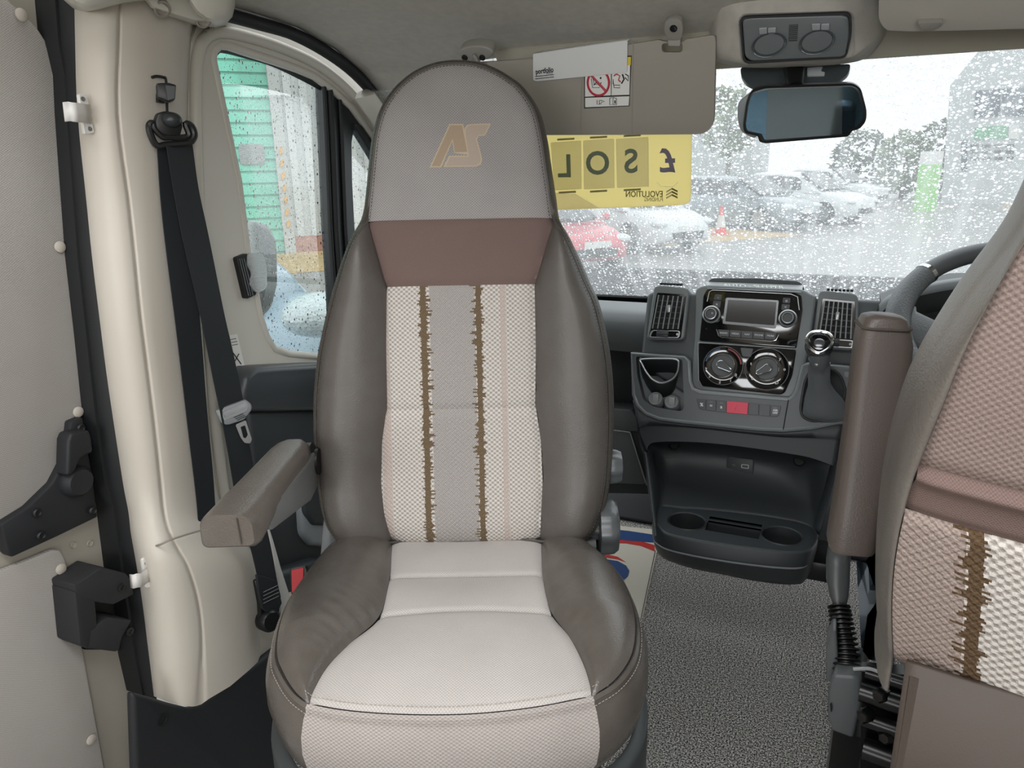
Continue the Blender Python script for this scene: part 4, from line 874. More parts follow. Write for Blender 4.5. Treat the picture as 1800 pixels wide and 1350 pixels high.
# console core behind everything
m=MB(); m.box((.0,1.90,.50),(.36,.18,.42)); m.build('console_core',DASHD,con)
# shelf with cup holders
RIM=[R2(452,640),R2(450,720),R2(458,775),R2(480,810),R2(540,855),R2(700,890),R2(900,922),R2(1100,950),R2(1300,972),R2(1420,975),R2(1480,960),R2(1525,915),R2(1545,850)]
MID=[R2(440,700),R2(425,800),R2(430,880),R2(455,925),R2(530,965),R2(700,1005),R2(900,1040),R2(1100,1068),R2(1300,1088),R2(1420,1090),R2(1480,1068),R2(1515,1010),R2(1545,920)]
BOT=[R2(450,740),R2(440,900),R2(455,960),R2(480,1000),R2(540,1035),R2(700,1085),R2(900,1125),R2(1100,1165),R2(1300,1192),R2(1400,1192),R2(1450,1180),R2(1495,1110),R2(1530,1000)]
def zring(R,z): return cr_spline([pZ(x,y,z) for x,y in R],4)
ring_rim=zring(RIM,ZS); ring_mid=zring(MID,ZS-.035)
cr_c=sum(ring_rim,V((0,0,0)))/len(ring_rim)
def scl(R,k,dz): return [V((cr_c.x+(p.x-cr_c.x)*k,cr_c.y+.05+(p.y-cr_c.y-.05)*k,p.z+dz)) for p in R]
ring_bot=zring(BOT,ZS-.085)
# shelf top with real holes
s_l=pZ(*R2(655,768),ZS); s_r=pZ(*R2(1308,868),ZS)
def circ(c,r,z,n=36): return [V((c.x+r*math.cos(2*math.pi*k/n),c.y+r*math.sin(2*math.pi*k/n),z)) for k in range(n)]
rc=.040
outer=ring_rim+[V((ring_rim[-1].x-.0,1.72,ZS)),V((ring_rim[0].x,1.72,ZS))]
outer=outer
tray=[pZ(x,y,ZS) for x,y in [R2(835,765),R2(1140,812),R2(1140,840),R2(1095,905),R2(830,862)]]
ctm=(s_l+s_r)/2; wx_=(s_r.x-s_l.x)/2-rc-.004
tray=[V((ctm.x-wx_,ctm.y+.018,ZS)),V((ctm.x+wx_,ctm.y+.018,ZS)),V((ctm.x+wx_,ctm.y-.030,ZS)),V((ctm.x-wx_,ctm.y-.030,ZS))]
slot=[V((ctm.x-wx_,ctm.y+.040,ZS)),V((ctm.x+wx_,ctm.y+.040,ZS)),V((ctm.x+wx_,ctm.y+.026,ZS)),V((ctm.x-wx_,ctm.y+.026,ZS))]
m=MB(); plate(m,outer,[circ(s_l,rc,ZS),circ(s_r,rc,ZS),tray,slot],(0,0,-.004)); shf=m.build('cup_shelf',DASHD,dash,smooth=30); shf['label']='shelf with two cup holders'
m=MB(); k2=[p+V((0,-.0,0)) for p in ring_rim]
m.grid([[p+V((0,0.0,.001)) for p in ring_rim],[V((p.x+(p.x-cr_c.x)*.02,p.y-.004,p.z-.004)) for p in ring_rim],[V((lerp(p.x,q.x,.9),lerp(p.y,q.y,.8),lerp(p.z,q.z,.8))) for p,q in zip(ring_rim,ring_mid)],ring_mid,[p+V((0,.002,-.003)) for p in ring_mid],[V((lerp(p.x,q.x,.7),lerp(p.y,q.y,.5),lerp(p.z,q.z,.6))) for p,q in zip(ring_mid,ring_bot)],ring_bot,[V((lerp(p.x,cr_c.x,.15),p.y+.06,p.z-.012)) for p in ring_bot]]); m.build('shelf_skirt',DASHD,shf,smooth=60,solid=.003)
m=MB(); m.tube([p+V((0,-.0025,0.001)) for p in ring_mid],.0022,6); m.build('skirt_line',SAT,shf)
for c in (s_l,s_r):
    m=MB(); m.lathe((c.x,c.y,ZS-.055),(0,0,1),[(0,0),(rc*.9,0),(rc*.95,.01),(rc,.055),(rc+.003,.0572),(rc+.0045,.055)],36,cap=False); m.build('cup_well',PLD,shf)
    m=MB(); m.lathe((c.x+.012,c.y-.012,ZS-.054),(0,0,1),[(.012,0),(.011,.006),(.006,.012),(0,.013)],20); m.build('well_boss',PLG,shf)
m=MB(); m.box((ctm.x,ctm.y-.006,ZS-.03),(wx_*2,.05,.004)); m.build('tray_floor',DASHD,shf)
m=MB(); m.rings([tray,[p-V((0,0,.03)) for p in tray]],True); m.rings([slot,[p-V((0,0,.012)) for p in slot]],True,(False,True)); m.build('tray_wall',DASHD,shf,recalc=False)
# usb panel and screw holes in the bin back
UP_=Plane(pY(1300,815,1.735),V((0,-.97,.25)))
dslab('usb_panel',[R1(765,868),R1(965,888),R1(960,1010),R1(750,990)],-.03,.0,PLD,con,r=4,b=.002,P=UP_)
m=MB(); UP_.ring(m,roundpoly([R1(870,924),R1(928,930),R1(927,962),R1(868,955)],2),roundpoly([R1(877,931),R1(921,936),R1(920,955),R1(875,949)],1.5),-.001,.0012); m.build('usb_port',pbr('port_grey','8b8e8f',.4),con)
text('usb_symbol','<-',pbr('port_print','6b6e70',.5),con,UP_.at(*R1(815,932),.0012),UP_.ex,UP_.ey,.010,.0003)
for (x,y) in (R1(360,780),R1(1305,900)):
    k=MB(); k.lathe(pY(x,y,1.70),(0,-1,.2),[(.013,-.02),(.013,.001),(.0115,.002),(.011,-.006),(0,-.006)],24); k.build('screw_well',DK,con)
# instrument cowl
ic=MB(); rows=[]
for (px,py) in [(1545,545),(1556,532),(1580,519),(1640,503),(1700,494),(1760,492),(1830,500)]:
    p=pY(px,py,1.62); rows.append([p+V((0,.16,-.06)),p+V((0,.05,0)),p,p+V((.0,-.008,-.012)),p+V((0,.01,-.03)),p+V((.005,.10,-.12))])
ic.grid([list(r) for r in zip(*[cr_spline(c,4) for c in zip(*rows)])]); ic.build('instrument_cowl',DASH,dash,smooth=70,solid=.006)
m=MB(); q=[pY(x,y,1.66) for x,y in [(1552,545),(1600,525),(1690,505),(1850,500),(1850,760),(1552,760)]]; m.prism(q,(0,.2,0)); m.build('instrument_binnacle',DASHD,dash)
# ---------------------------------------------------------------- gear lever
gl=thing('gear_lever',CPl.at(1447,715),'gear lever with a chrome-rimmed knob and wrinkled leather boot','gear lever')
BOOT=pbr('boot_leather','686c6f',.27,bump=('v',300,.2,.0008),spec=.6)
m=MB(); rows=[]
prof=[(R1(1488,592),140,60,-.004),(R1(1490,560),150,66,.010),(R1(1492,500),148,62,.022),(R1(1488,430),128,54,.034),(R1(1474,370),98,48,.046),(R1(1464,310),78,44,.058),(R1(1463,250),74,42,.070),(R1(1464,190),72,40,.080),(R1(1466,155),70,38,.085)]
for (c,w_,d_,h) in prof:
    s=CPl.scale(*c); cc=CPl.at(c[0],c[1],h-.01); row=[]
    for k in range(32):
        a=2*math.pi*k/32; wr_=1+.07*math.sin(3*a+h*70)+.045*math.sin(7*a-h*110)
        row.append(cc+CPl.ex*(w_/4.286*s*wr_*math.cos(a))+CPl.n*(d_/4.286*s*1.0*math.sin(a)*.8)+CPl.ey*(-.006*math.sin(a)))
    rows.append(row)
cols=[cr_spline(c,3) for c in zip(*rows)]; m.rings([list(r) for r in zip(*cols)],True,(True,True)); m.build('boot',BOOT,gl,smooth=70)
m=MB(); m.tube([CPl.at(*p,.003) for p in GEAR],.003,8,closed=True); m.build('boot_frame',PLD,gl)
kc=CPl.at(1440,606,.115); kax=V((.0,-.35,.94)).normalized()
m=MB(); m.lathe(CPl.at(1441,640,.09),(CPl.at(1440,618,.112)-CPl.at(1441,640,.09)),[(.019,0),(.020,.012),(.021,.018),(.018,.030)],24); m.build('collar',BOOT,gl)
m=MB(); m.ball(CPl.at(1436,641,.112),.005,10); m.build('collar_stud',SILV,gl)
sx_=CPl.scale(1440,605,.11)
KP=Plane(CPl.at(1440,606,.118),(CP-CPl.at(1440,606,.118)).normalized()*.8+V((0,0,.35)))
m=MB(); m.ball(KP.w(0,0,-.012),V((.0275,.0265,.024)),24,R=Matrix((KP.ex,KP.ey,KP.n)).transposed()); m.build('knob',pbr('knob_shell','85888b',.22,metal=.85),gl)
tri=cr_spline([KP.w(a*sx_,b*sx_,.008) for a,b in [(0,22),(-14,19),(-21,8),(-17,-6),(-7,-16),(0,-18),(7,-16),(17,-6),(21,8),(14,19)]],4,closed=True)
m=MB(); m.tube(tri,.0036,8,closed=True); m.build('knob_trim',CHROME,gl)
m=MB(); m.prism([p*1.0 for p in [KP.w(a*sx_,b*sx_,.004) for a,b in [(0,18),(-12,16),(-17,7),(-13,-6),(-5,-13),(0,-14),(5,-13),(13,-6),(17,7),(12,16)]]],KP.n*.006); m.bevel(.002,2); m.build('knob_cap',GLOSS,gl)
m=MB()
# ---------------------------------------------------------------- steering wheel
WC=pD(1797,578,1.22); WN=V((0,-math.cos(rad(52)),math.sin(rad(52))))
WP=Plane(WC,WN,V((1,0,0)))
sw=thing('steering_wheel',WC,'grey leather steering wheel partly hidden by the driver seat','steering wheel')
WR=.184; LG=pbr('wheel_leather','6a6f73',.4,bump=('v',260,.6,.0008)); LGT=pbr('wheel_smooth','5c6064',.38)
def wp(a,r,h=0.): return WP.w(r*math.cos(rad(a)),r*math.sin(rad(a)),h)
m=MB(); m.tube([wp(a,WR) for a in range(40,141,4)],[(.016,.020)]*len(range(40,141,4)),14); m.build('rim',LGT,sw)
m=MB(); aa=list(range(140,249,4)); m.tube([wp(a,WR) for a in aa],[(.0185+.006*math.exp(-((a-178)/16)**2),.021) for a in aa],14); m.build('grip',LG,sw)
m=MB(); aa=list(range(-68,41,4)); m.tube([wp(a,WR) for a in aa],[(.0185+.006*math.exp(-((a-2)/16)**2),.021) for a in aa],14); m.build('grip',LG,sw)
m=MB(); aa=list(range(248,293,4)); m.tube([wp(a,WR) for a in aa],[(.014,.017)]*len(aa),14); m.build('rim',LGT,sw)
for a in (140,40): m=MB(); m.tube([wp(a-1.2,WR),wp(a+1.2,WR)],[(.0192,.0215)]*2,16); m.build('rim_ring',CHROME,sw)
for s in (1,-1):
    m=MB(); pts=[(-.185,.03),(-.17,.012),(-.12,.0),(-.085,-.002),(-.06,.0)]; ws=[.052,.042,.032,.028,.026]
    m.tube([WP.w(x*s,y-.01,-.004-.01*i) for i,(x,y) in enumerate(pts)],[(w_,.014) for w_ in ws],14,up=WP.ey); m.build('spoke',LG,sw)
    m=MB(); m.tube([WP.w(-.12*s,-.145,-.004),WP.w(-.08*s,-.10,-.015),WP.w(-.05*s,-.06,-.02)],[(.018,.01),(.016,.01),(.02,.01)],12,up=WP.ex); m.build('spoke',LG,sw)
    m=MB(); m.prism([WP.w(x*s,y,.004) for x,y in [(-.115,-.03),(-.075,-.03),(-.07,-.075),(-.10,-.07)]],WP.n*-.02); m.bevel(.002,2); b1=m.build('button_pad',BTN,sw)
text('button_mark','x',INK,b1,WP.w(-.097,-.042,.0045),WP.ex,WP.ey,.018,.0004); text('button_mark','~',INK,b1,WP.w(-.093,-.062,.0045),WP.ex,WP.ey,.018,.0004)
m=MB(); m.lathe(WP.w(0,-.02,-.02),WP.n,[(.085,-.03),(.09,.01),(.075,.032),(.04,.04),(0,.042)],36,sq=(4,.05)); m.build('airbag_cover',SAT,sw)
m=MB(); m.tube([WP.w(0,-.02,-.04),WP.w(0,-.02,-.04)-WN*.22],.045,20); m.build('column',DASHD,sw)
m=MB(); m.tube([WP.w(-.03,0,-.06),WP.w(-.14,.01,-.07),WP.w(-.235,.02,-.07)],[.008,.009,.012],10); m.build('indicator_stalk',PLG,sw)
# ---------------------------------------------------------------- passenger seat, swivelled to face the living area
LEATH=pbr('taupe_leather','5b5753',.40,bump=('v',420,.35,.0006),mott=('544e49',30,.5),spec=.45)
LEATH_S=pbr('taupe_leather_seat','635e59',.25,bump=('v',420,.4,.0007),mott=('565049',30,.5),spec=.55)
LEATH_D=pbr('dark_leather_trim','4d4943',.5,bump=('v',500,.3,.0005))
WEAVE=weave('grey_weave','7c7977','b3afad',.0046,.0042,.6)
WEAVE_L=weave('light_grey_weave','ada8a4','dad5d1',.0042,.0040,.5)
WEAVE_F=weave('warm_grey_weave','918a86','c6bfba',.0066,.0056,.9)
MAUVE=weave('mauve_weave','63514d','7d6b66',.0022,.0022,.3,'75645a')
STRIPE=stripes('striped_weave')
THREAD=pbr('pale_thread','a79d95',.8); THREAD_D=pbr('dark_thread','4a443f',.9)
TILT=rad(12)
BP=Plane(pD(812,955,1.26),-FW*math.cos(TILT)+UP*math.sin(TILT),RT)
EO=-.035
def bab(pts,off=0.): return [BP.ab(x,y,off) for x,y in pts]
LEFT=bab([(640,957),(610,952),(592,944),(575,918),(565,880),(557,820),(552,754),(552.5,690),(560,620),(574,555),(586,510),(600,466),(616,424),(636,388),(642,350),(648,290),(654,240),(667,195),(690,159),(718,133),(745,118),(775,109)],EO)
RIGHT=bab([(985,951),(1015,950),(1036,943),(1054,918),(1066,880),(1074,836),(1078,776),(1079,717),(1076,654),(1067,591),(1052,530),(1038,500),(1020,458),(1001,418),(983,386),(977,350),(968,290),(961,243),(948,194),(922,155),(895,134),(872,121),(845,111)],EO)
top=bab([(810,106.5)],EO)[0]
NECK=bab([(640,388)])[0][1]
OUT=cr_spline([(*p,0) for p in LEFT+[top]+list(reversed(RIGHT))],4,closed=True)
OUT2=[V((p.x,p.y)) for p in OUT]
def odist(a,b):
    best=9; q=V((a,b)); m=len(OUT2)
    for i in range(m):
        p=OUT2[i]; e=OUT2[(i+1)%m]-p; L=e.length_squared
        t=max(0,min(1,(q-p).dot(e)/L)) if L>0 else 0
        d=(p+e*t-q).length
        if d<best: best=d
    return best
def side_tab(lst): return sorted([(b,a) for a,b in lst])
LT=side_tab(LEFT+[top]); RTb=side_tab(RIGHT+[top])
ILT=side_tab(bab([(687,957),(675,906),(668.5,850),(670,776),(679,710),(677,610),(678,504),(645,389.5)])); IRT=side_tab(bab([(950,952),(951,906),(954,850),(951,776),(941,710),(942,610),(940,502),(974,386)]))
BAND=bab([(679,504)])[0][1]; LUMB=bab([(812,719)])[0][1]
def bdepth(a,b):
    d=odist(a,b); q=min(d/.05,1); z=EO*(1-math.sqrt(max(0,1-(1-q)**2)))
    il=interp(ILT,b); ir=interp(IRT,b); k=1-sm(b,NECK-.06,NECK+.05)
    if a<il: l=interp(LT,b); t=max(0,min(1,(a-l)/max(il-l,1e-4))); z+=k*(.030*math.sin(math.pi*t**.9)**.9)
    elif a>ir: r=interp(RTb,b); t=max(0,min(1,(r-a)/max(r-ir,1e-4))); z+=k*(.030*math.sin(math.pi*t**.9)**.9)
    else:
        t=(a-il)/(ir-il)*2-1; z+=k*(-.006-.010*(1-t*t)*0+.008*(1-abs(t)**4))
    # shallow folds at the waist and headrest crown
    z+=.006*math.exp(-((b-.06)/.05)**2)*k
    return z
def curl(t,w=.12,amt=.0035):
    """seams sink: 0 inside, -amt on the patch edge"""
    return -amt*(math.exp(-(t/w)**2)+math.exp(-((1-t)/w)**2))
def cosp(n): return [.5*t+.5*(.5-.5*math.cos(math.pi*t)) for t in [i/n for i in range(n+1)]]
seat=thing('captain_seat',(BP.p0-FW*.15).xy.to_3d(),'grey and taupe leather seat turned rearwards, embroidered letters on its headrest','seat')
def bpatch(name,b0,b1,lf,rf,mat,nu=30,nv=40,cu=(1,1,1,1),parent=seat,off=0.,amt=.0035):
    rows=[];uvs=[]
    for j,tv in enumerate(cosp(nv)):
        b=b0+(b1-b0)*tv; l=lf(b); r=rf(b); row=[];ur=[]
        for tu in cosp(nu):
            a=l+(r-l)*tu; wu=.006/max(r-l,.01); wv=.006/max(abs(b1-b0),.01)
            c=-amt*(cu[0]*math.exp(-(tu/wu)**2)+cu[1]*math.exp(-((1-tu)/wu)**2)+cu[2]*math.exp(-(tv/wv)**2)+cu[3]*math.exp(-((1-tv)/wv)**2))
            row.append(BP.w(a,b,bdepth(a,b)+c+off)); ur.append((a,b))
        rows.append(row); uvs.append(ur)
    mb=MB(); mb.grid(rows,uvf=uvs); return mb.build(name,mat,parent,weld=False,recalc=False)
BB=-.012
INS=.013
bk=bpatch('backrest',BB,LUMB,lambda b:interp(ILT,b),lambda b:interp(IRT,b),STRIPE,40,30)
bk['label']='woven backrest panel with two ragged brown stripes, lower half'
o=bpatch('backrest_panel',LUMB,BAND,lambda b:interp(ILT,b),lambda b:interp(IRT,b),STRIPE,40,30); o['label']='woven backrest panel with two ragged brown stripes, upper half'
o=bpatch('mauve_band',BAND,NECK,lambda b:interp(ILT,b),lambda b:interp(IRT,b),MAUVE,30,16); o['label']='plain mauve fabric band'
def inset_l(b): return interp(LT,b)+INS
def inset_r(b): return interp(RTb,b)-INS
TOPB=top[1]
# headrest cloth: inset outline rows, its crown rounded
hl=[];
NB=NECK
def crown(pts,sgn):
    return pts
insL=[];insR=[]
for i,p in enumerate(OUT2):
    pass
def inset_out(dst):
    m=len(OUT2); res=[]
    for i in range(m):
        t=(OUT2[(i+1)%m]-OUT2[i-1]).normalized(); n=V((-t.y,t.x)); q=OUT2[i]+n*dst
        if (q-OUT2[i]).length and not (odist(q.x,q.y)<dst*.5): res.append(q)
        else: res.append(OUT2[i]-n*dst)
    return res
cxm=sum(p.x for p in OUT2)/len(OUT2); cym=.4
def inset_pt(i,dst):
    m=len(OUT2); t=(OUT2[(i+1)%m]-OUT2[i-1]).normalized(); n=V((-t.y,t.x))
    if n.dot(V((cxm,cym))-OUT2[i])<0: n=-n
    return OUT2[i]+n*dst
INP=[inset_pt(i,INS) for i in range(len(OUT2))]
ti=max(range(len(INP)),key=lambda i:INP[i].y)
inL=[(p.y,p.x) for i,p in enumerate(INP) if i<=ti]; inR=[(p.y,p.x) for i,p in enumerate(INP) if i>=ti]
inL.sort(); inR.sort()
TB=INP[ti].y
def hrow(t): return NECK+(TB-NECK)*(1-(1-t)**2)
rows=[];uvs=[]
for j in range(45):
    b=hrow(j/44); l=interp(inL,b); r=interp(inR,b); row=[];ur=[]
    l=l if b>NECK+.01 else lerp(interp(ILT,NECK),l,max(0,(b-NECK)/.01)); r=r if b>NECK+.01 else lerp(interp(IRT,NECK),r,max(0,(b-NECK)/.01))
    for tu in cosp(36):
        a=l+(r-l)*tu; dd=min(a-l,r-a,b-NECK,max(0,TB-b)*2+abs(r-l)*0)
        row.append(BP.w(a,b,bdepth(a,b)-.0025*math.exp(-(max(dd,0)/.004)**2))); ur.append((a,b))
    rows.append(row);uvs.append(ur)
mb=MB(); mb.grid(rows,uvf=uvs); hr=mb.build('headrest',WEAVE,seat,weld=False,recalc=False)
# leather bolsters between the cloth and the piping seam
def bol(name,tab,itab,mat,sgn):
    lo=[p for p in tab]
    f0=(lambda b:interp(tab,b)+sgn*INS); f1=(lambda b:interp(itab,b))
    if sgn>0: return bpatch(name,BB,NECK+.012,f0,f1,mat,22,50)
    return bpatch(name,BB,NECK+.012,f1,f0,mat,22,50)
bol('side_bolster',LT,ILT,LEATH,1); bol('side_bolster',RTb,IRT,LEATH,-1)
# piping strip + side wall + back, one leather shell
def shell():
    m=len(OUT2); rows=[]
    specs=[(INS,None,-.0022),(INS*.75,None,.0005),(INS*.4,None,0),(.003,None,0)]
    for dst,_,dz in specs: rows.append([BP.w(*inset_pt(i,dst),bdepth(*inset_pt(i,dst))+dz) for i in range(m)])
    for dst,h in ((0,EO),(-.002,EO-.012),(-.004,-.075),(.0,-.10),(.012,-.12),(.04,-.128)): rows.append([BP.w(*inset_pt(i,dst),h) for i in range(m)])
    mb=MB(); mb.rings(rows,True,(False,True)); return mb.build('backrest_shell',LEATH_D,seat)
sh=shell(); sh['label']='dark leather edge and rear of the backrest'
# stitching lines: short raised threads along the piping
def stitches(name,pts,mat,parent,ln=.0034,gap=.0022,r=.00055):
    mb=MB(); acc=0; P=[V(p) for p in pts]
    for i in range(len(P)-1):
        L=(P[i+1]-P[i]).length; d=(P[i+1]-P[i])/max(L,1e-9); s=-acc
        while s<L:
            if s>=0:
                a=P[i]+d*s; b=P[i]+d*min(s+ln,L+ln*.5); mb.tube([a,b],r,4,cap=True)
            s+=ln+gap
        acc=(L-(s-(ln+gap)))
        acc=min(acc,ln+gap)
    return mb.build(name,mat,parent,smooth=0,weld=False,recalc=False)
sel=[i for i in range(len(OUT2)) if OUT2[i].y>.0]
stitches('stitching',[BP.w(*inset_pt(i,INS+.0035),bdepth(*inset_pt(i,INS+.0035))+.0004) for i in sel],THREAD_D,seat)
stitches('stitching',[BP.w(*inset_pt(i,INS-.005),bdepth(*inset_pt(i,INS-.005))+.0006) for i in sel],THREAD_D,seat)
# embroidered letters
EMA=pbr('gold_embroidery','a18d76',.6,bump=('n',900,.4,.0004)); EMS=pbr('pale_embroidery','aa9a8c',.6,bump=('n',900,.4,.0004)); EME=pbr('embroidery_edge','b9a98f',.6)
def emb(name,pts,mat,h,zoom=(540,90,3.139)):
    mb=MB(); q=[(zoom[0]+x/zoom[2],zoom[1]+y/zoom[2]) for x,y in pts]; ab=bab(q)
    P=[]
    for i in range(len(ab)):
        a,b=ab[i],ab[(i+1)%len(ab)]
        for k in range(4): t=k/4; x,y=a[0]+(b[0]-a[0])*t,a[1]+(b[1]-a[1])*t; P.append(BP.w(x,y,bdepth(x,y)+h))
    mb.prism([p-BP.n*.002 for p in P],BP.n*.002); return mb.build(name,mat,hr,smooth=0,tri=True)
Ae=[(676,643),(783,400),(862,402),(893,574),(782,574),(750,640)]
def shrink(pts,s):
    c=[sum(p[0] for p in pts)/len(pts),sum(p[1] for p in pts)/len(pts)]; return [(c[0]+(x-c[0])*s,c[1]+(y-c[1])*s) for x,y in pts]
emb('embroidered_letter',[(676,641),(785,402),(861,402),(891,572),(812,562),(800,500),(741,641)],EME,.0006)
emb('embroidered_letter_fill',[(687,635),(790,409),(854,409),(883,556),(815,558),(803,480),(733,635)],EMA,.0010)
Sx=[(751,640),(783,578),(885,576),(870,480),(866,430),(882,407),(905,402),(1015,399),(982,466),(948,468),(937,485),(958,560),(966,600),(958,625),(935,637)]
emb('embroidered_letter',Sx,EME,.0007)
emb('embroidered_letter_fill',[(764,633),(789,585),(893,583),(878,482),(874,436),(887,414),(906,409),(1003,406),(977,459),(944,461),(929,483),(951,563),(958,600),(951,620),(932,630)],EMS,.0011)
# ---------------- cushion
ZC=.578
CO=pZ(812,955,ZC); CO_t=0
def cat_(px,py,z=ZC): p=pZ(px,py,z)-CO; return (p.dot(RT),-p.dot(FW))
def Cw(a,t,h=0.): return CO+RT*a-FW*t+UP*h
SEAM_L=[cat_(*p) for p in [(600,948),(566,980),(540,1016),(512,1060),(494,1108),(488,1156),(500,1188),(520,1216),(543,1233)]]
SEAM_F=[cat_(*p) for p in [(543,1233),(600,1243),(680,1250),(776,1252),(860,1248),(950,1237),(1040,1220)]]
SEAM_R=[cat_(*p) for p in [(1040,1220),(1080,1196),(1108,1160),(1116,1120),(1112,1080),(1096,1036),(1078,1004),(1050,975),(1020,948)]]
INN_L=[cat_(*p) for p in [(690,950),(685,1020),(668,1088),(616,1136),(576,1176),(552,1212),(543,1233)]]
INN_R=[cat_(*p) for p in [(951,946),(954,1020),(968,1080),(1000,1124),(1024,1168),(1036,1200),(1040,1220)]]
def rs(pts,n):
    P=cr_spline([(*p,0) for p in pts],10); L=[0]
    for i in range(1,len(P)): L.append(L[-1]+(P[i]-P[i-1]).length)
    out=[]
    for k in range(n):
        s=L[-1]*k/(n-1); i=0
        while i<len(L)-2 and L[i+1]<s: i+=1
        t=(s-L[i])/max(L[i+1]-L[i],1e-9); q=P[i].lerp(P[i+1],t); out.append(V((q.x,q.y)))
    return out
NL=150
sl=rs(SEAM_L,NL); il=rs(INN_L,NL); sr=list(reversed(rs(SEAM_R,NL))); ir=rs(INN_R,NL)
def chgt(a,t):  # whole-cushion base shape
    return .006*math.sin(math.pi*min(max(t/.40,0),1))
def wr(a,t,k):  # leather creases radiating from the inner seam
    return .0024*k*math.sin(330*(t+.45*abs(a))+3*math.sin(40*t))*math.exp(-((t-.25)/.055)**2)
def bolster_c(name,outer,inner,flip):
    rows=[];NV=26
    for i in range(NL):
        o_,n_=outer[i],inner[i]; w=(o_-n_).length; row=[]
        for k in range(NV+1):
            q=n_.lerp(o_,k/NV); s=k/NV
            h=chgt(*q)+min(.034,w*.30)*(math.sin(math.pi*min(s*.93+.02,1))**.75)-.004*math.exp(-(s*w/.006)**2)-.004*math.exp(-((1-s)*w/.006)**2)
            h+=wr(q.x,q.y,max(0,1-s*1.6)*(1 if s>.02 else 0))*(1.0 if not flip else .5)
            row.append(Cw(q.x,q.y,h))
        rows.append(row)
    mb=MB(); mb.grid(rows,uvf=[[(p.x,p.y) for p in r] for r in rows]); return mb.build(name,LEATH_S,seat,weld=False,recalc=True)
bolster_c('cushion_bolster',sl,il,False); bolster_c('cushion_bolster',sr,ir,True)
# woven top in three panels, split at the two cross seams
def cpanel(name,t0,t1,mat,front=False):
    LIL=sorted([(p.y,p.x) for p in il]); LIR=sorted([(p.y,p.x) for p in ir]); rows=[];uvs=[]
    N=30
    fseam=[(cat_(x,y)) for x,y in [(543,1233),(600,1243),(680,1250),(776,1252),(860,1248),(950,1237),(1040,1220)]]
    for j in range(N+1):
        row=[];ur=[]
        for k in range(41):
            s=k/40
            tt1=t1
            if front:
                fa=rs(fseam,41)[k]; tt1=fa.y
            tt=lerp(t0,tt1,j/N); l=interp(LIL,min(tt,LIL[-1][0])); r=interp(LIR,min(tt,LIR[-1][0])); a=lerp(l,r,s)
            if front and j==N: a=fa.x
            h=chgt(a,tt)-.003*math.exp(-((j/N)*(t1-t0)/.004)**2)-.003*math.exp(-((1-j/N)*(t1-t0)/.004)**2)-.004*math.exp(-(s*(r-l)/.006)**2)-.004*math.exp(-((1-s)*(r-l)/.006)**2)
            h+=.010*math.sin(math.pi*s)*(sm(tt,.12,.26))*(1-(j/N)**5 if front else 1) + .004*math.sin(math.pi*j/N)
            row.append(Cw(a,tt,h)); ur.append((a,tt))
        rows.append(row);uvs.append(ur)
    mb=MB(); mb.grid(rows,uvf=uvs); return mb.build(name,mat,seat,weld=False,recalc=True)
tA=cat_(812,1016)[1]; tB=cat_(812,1086)[1]
cpanel('seat_cushion',-.03,tA,WEAVE_L); cpanel('cushion_panel',tA,tB,WEAVE_L); cpanel('cushion_panel',tB,.40,WEAVE_L,True)
# skirt under the piping: leather sides, cloth front
PROF=[(-.004,-.004),(0,-.0015),(.0035,.0025),(.007,-.002),(.0065,-.006),(.012,-.014),(.019,-.035),(.020,-.06),(.014,-.09),(.0,-.115),(-.03,-.135)]
full=rs(SEAM_L,40)[:-1]+rs(SEAM_F,40)[:-1]+rs(SEAM_R,40); cen=V((sum(p.x for p in full)/len(full),.18))
def nrm(i):
    t=(full[min(i+1,len(full)-1)]-full[max(i-1,0)]).normalized(); n=V((t.y,-t.x)); 
    if n.dot(full[i]-cen)<0: n=-n
    return n
def ch(i): q=full[i]; return chgt(q.x,q.y)-.004
def skirt(name,i0,i1,mat,lipx=0):
    rows=[];uvs=[]
    for d,h in PROF:
        row=[];ur=[]
        for i in range(i0,i1+1):
            q=full[i]+nrm(i)*d; 
            drop=.0 
            row.append(Cw(q.x,q.y,ch(i)+h)); ur.append((q.x,q.y*0+h-d))
        rows.append(row);uvs.append(ur)
    mb=MB(); mb.grid(rows,uvf=uvs); return mb.build(name,mat,seat,weld=False,recalc=True)
skirt('cushion_side',0,39,LEATH_S); skirt('cushion_front',39,78,WEAVE_F); skirt('cushion_side',78,len(full)-1,LEATH_S)
for d,h in ((-.006,.003),(.0095,-.0065)):
    stitches('stitching',[Cw(*(full[i]+nrm(i)*d),ch(i)+h+(.004 if d<0 else 0)) for i in range(6,len(full)-6)],THREAD,seat)
# under-seat: pan, swivel plate, pedestal, side shields
mb=MB(); c0=[full[i]*1.0 for i in range(len(full))]
pan=[V((lerp(cen.x,p.x,.86),lerp(cen.y,p.y,.86))) for p in full]
mb.rings([[Cw(p.x,p.y,-.11) for p in pan],[Cw(p.x,p.y,-.155) for p in pan]],True,(True,True)); mb.build('seat_pan',BLK,seat)
def shield(pts_px,dd,name):
    pass
mb=MB()
for sgn,arc in ((-1,range(8,52)),(1,range(66,108))):
    rows=[]
    for i in arc:
        q=full[min(i,len(full)-1)]; n=nrm(min(i,len(full)-1))
        A=q+n*.004; B=q+n*.022
        rows.append([Cw(A.x,A.y,-.118),Cw(B.x,B.y,-.125),Cw(B.x,B.y,-.20),Cw(A.x,A.y,-.20)])
    mb=MB(); mb.rings(rows,True,(True,True)); mb.bevel(.004,2); o=mb.build('side_shield',PL,seat)
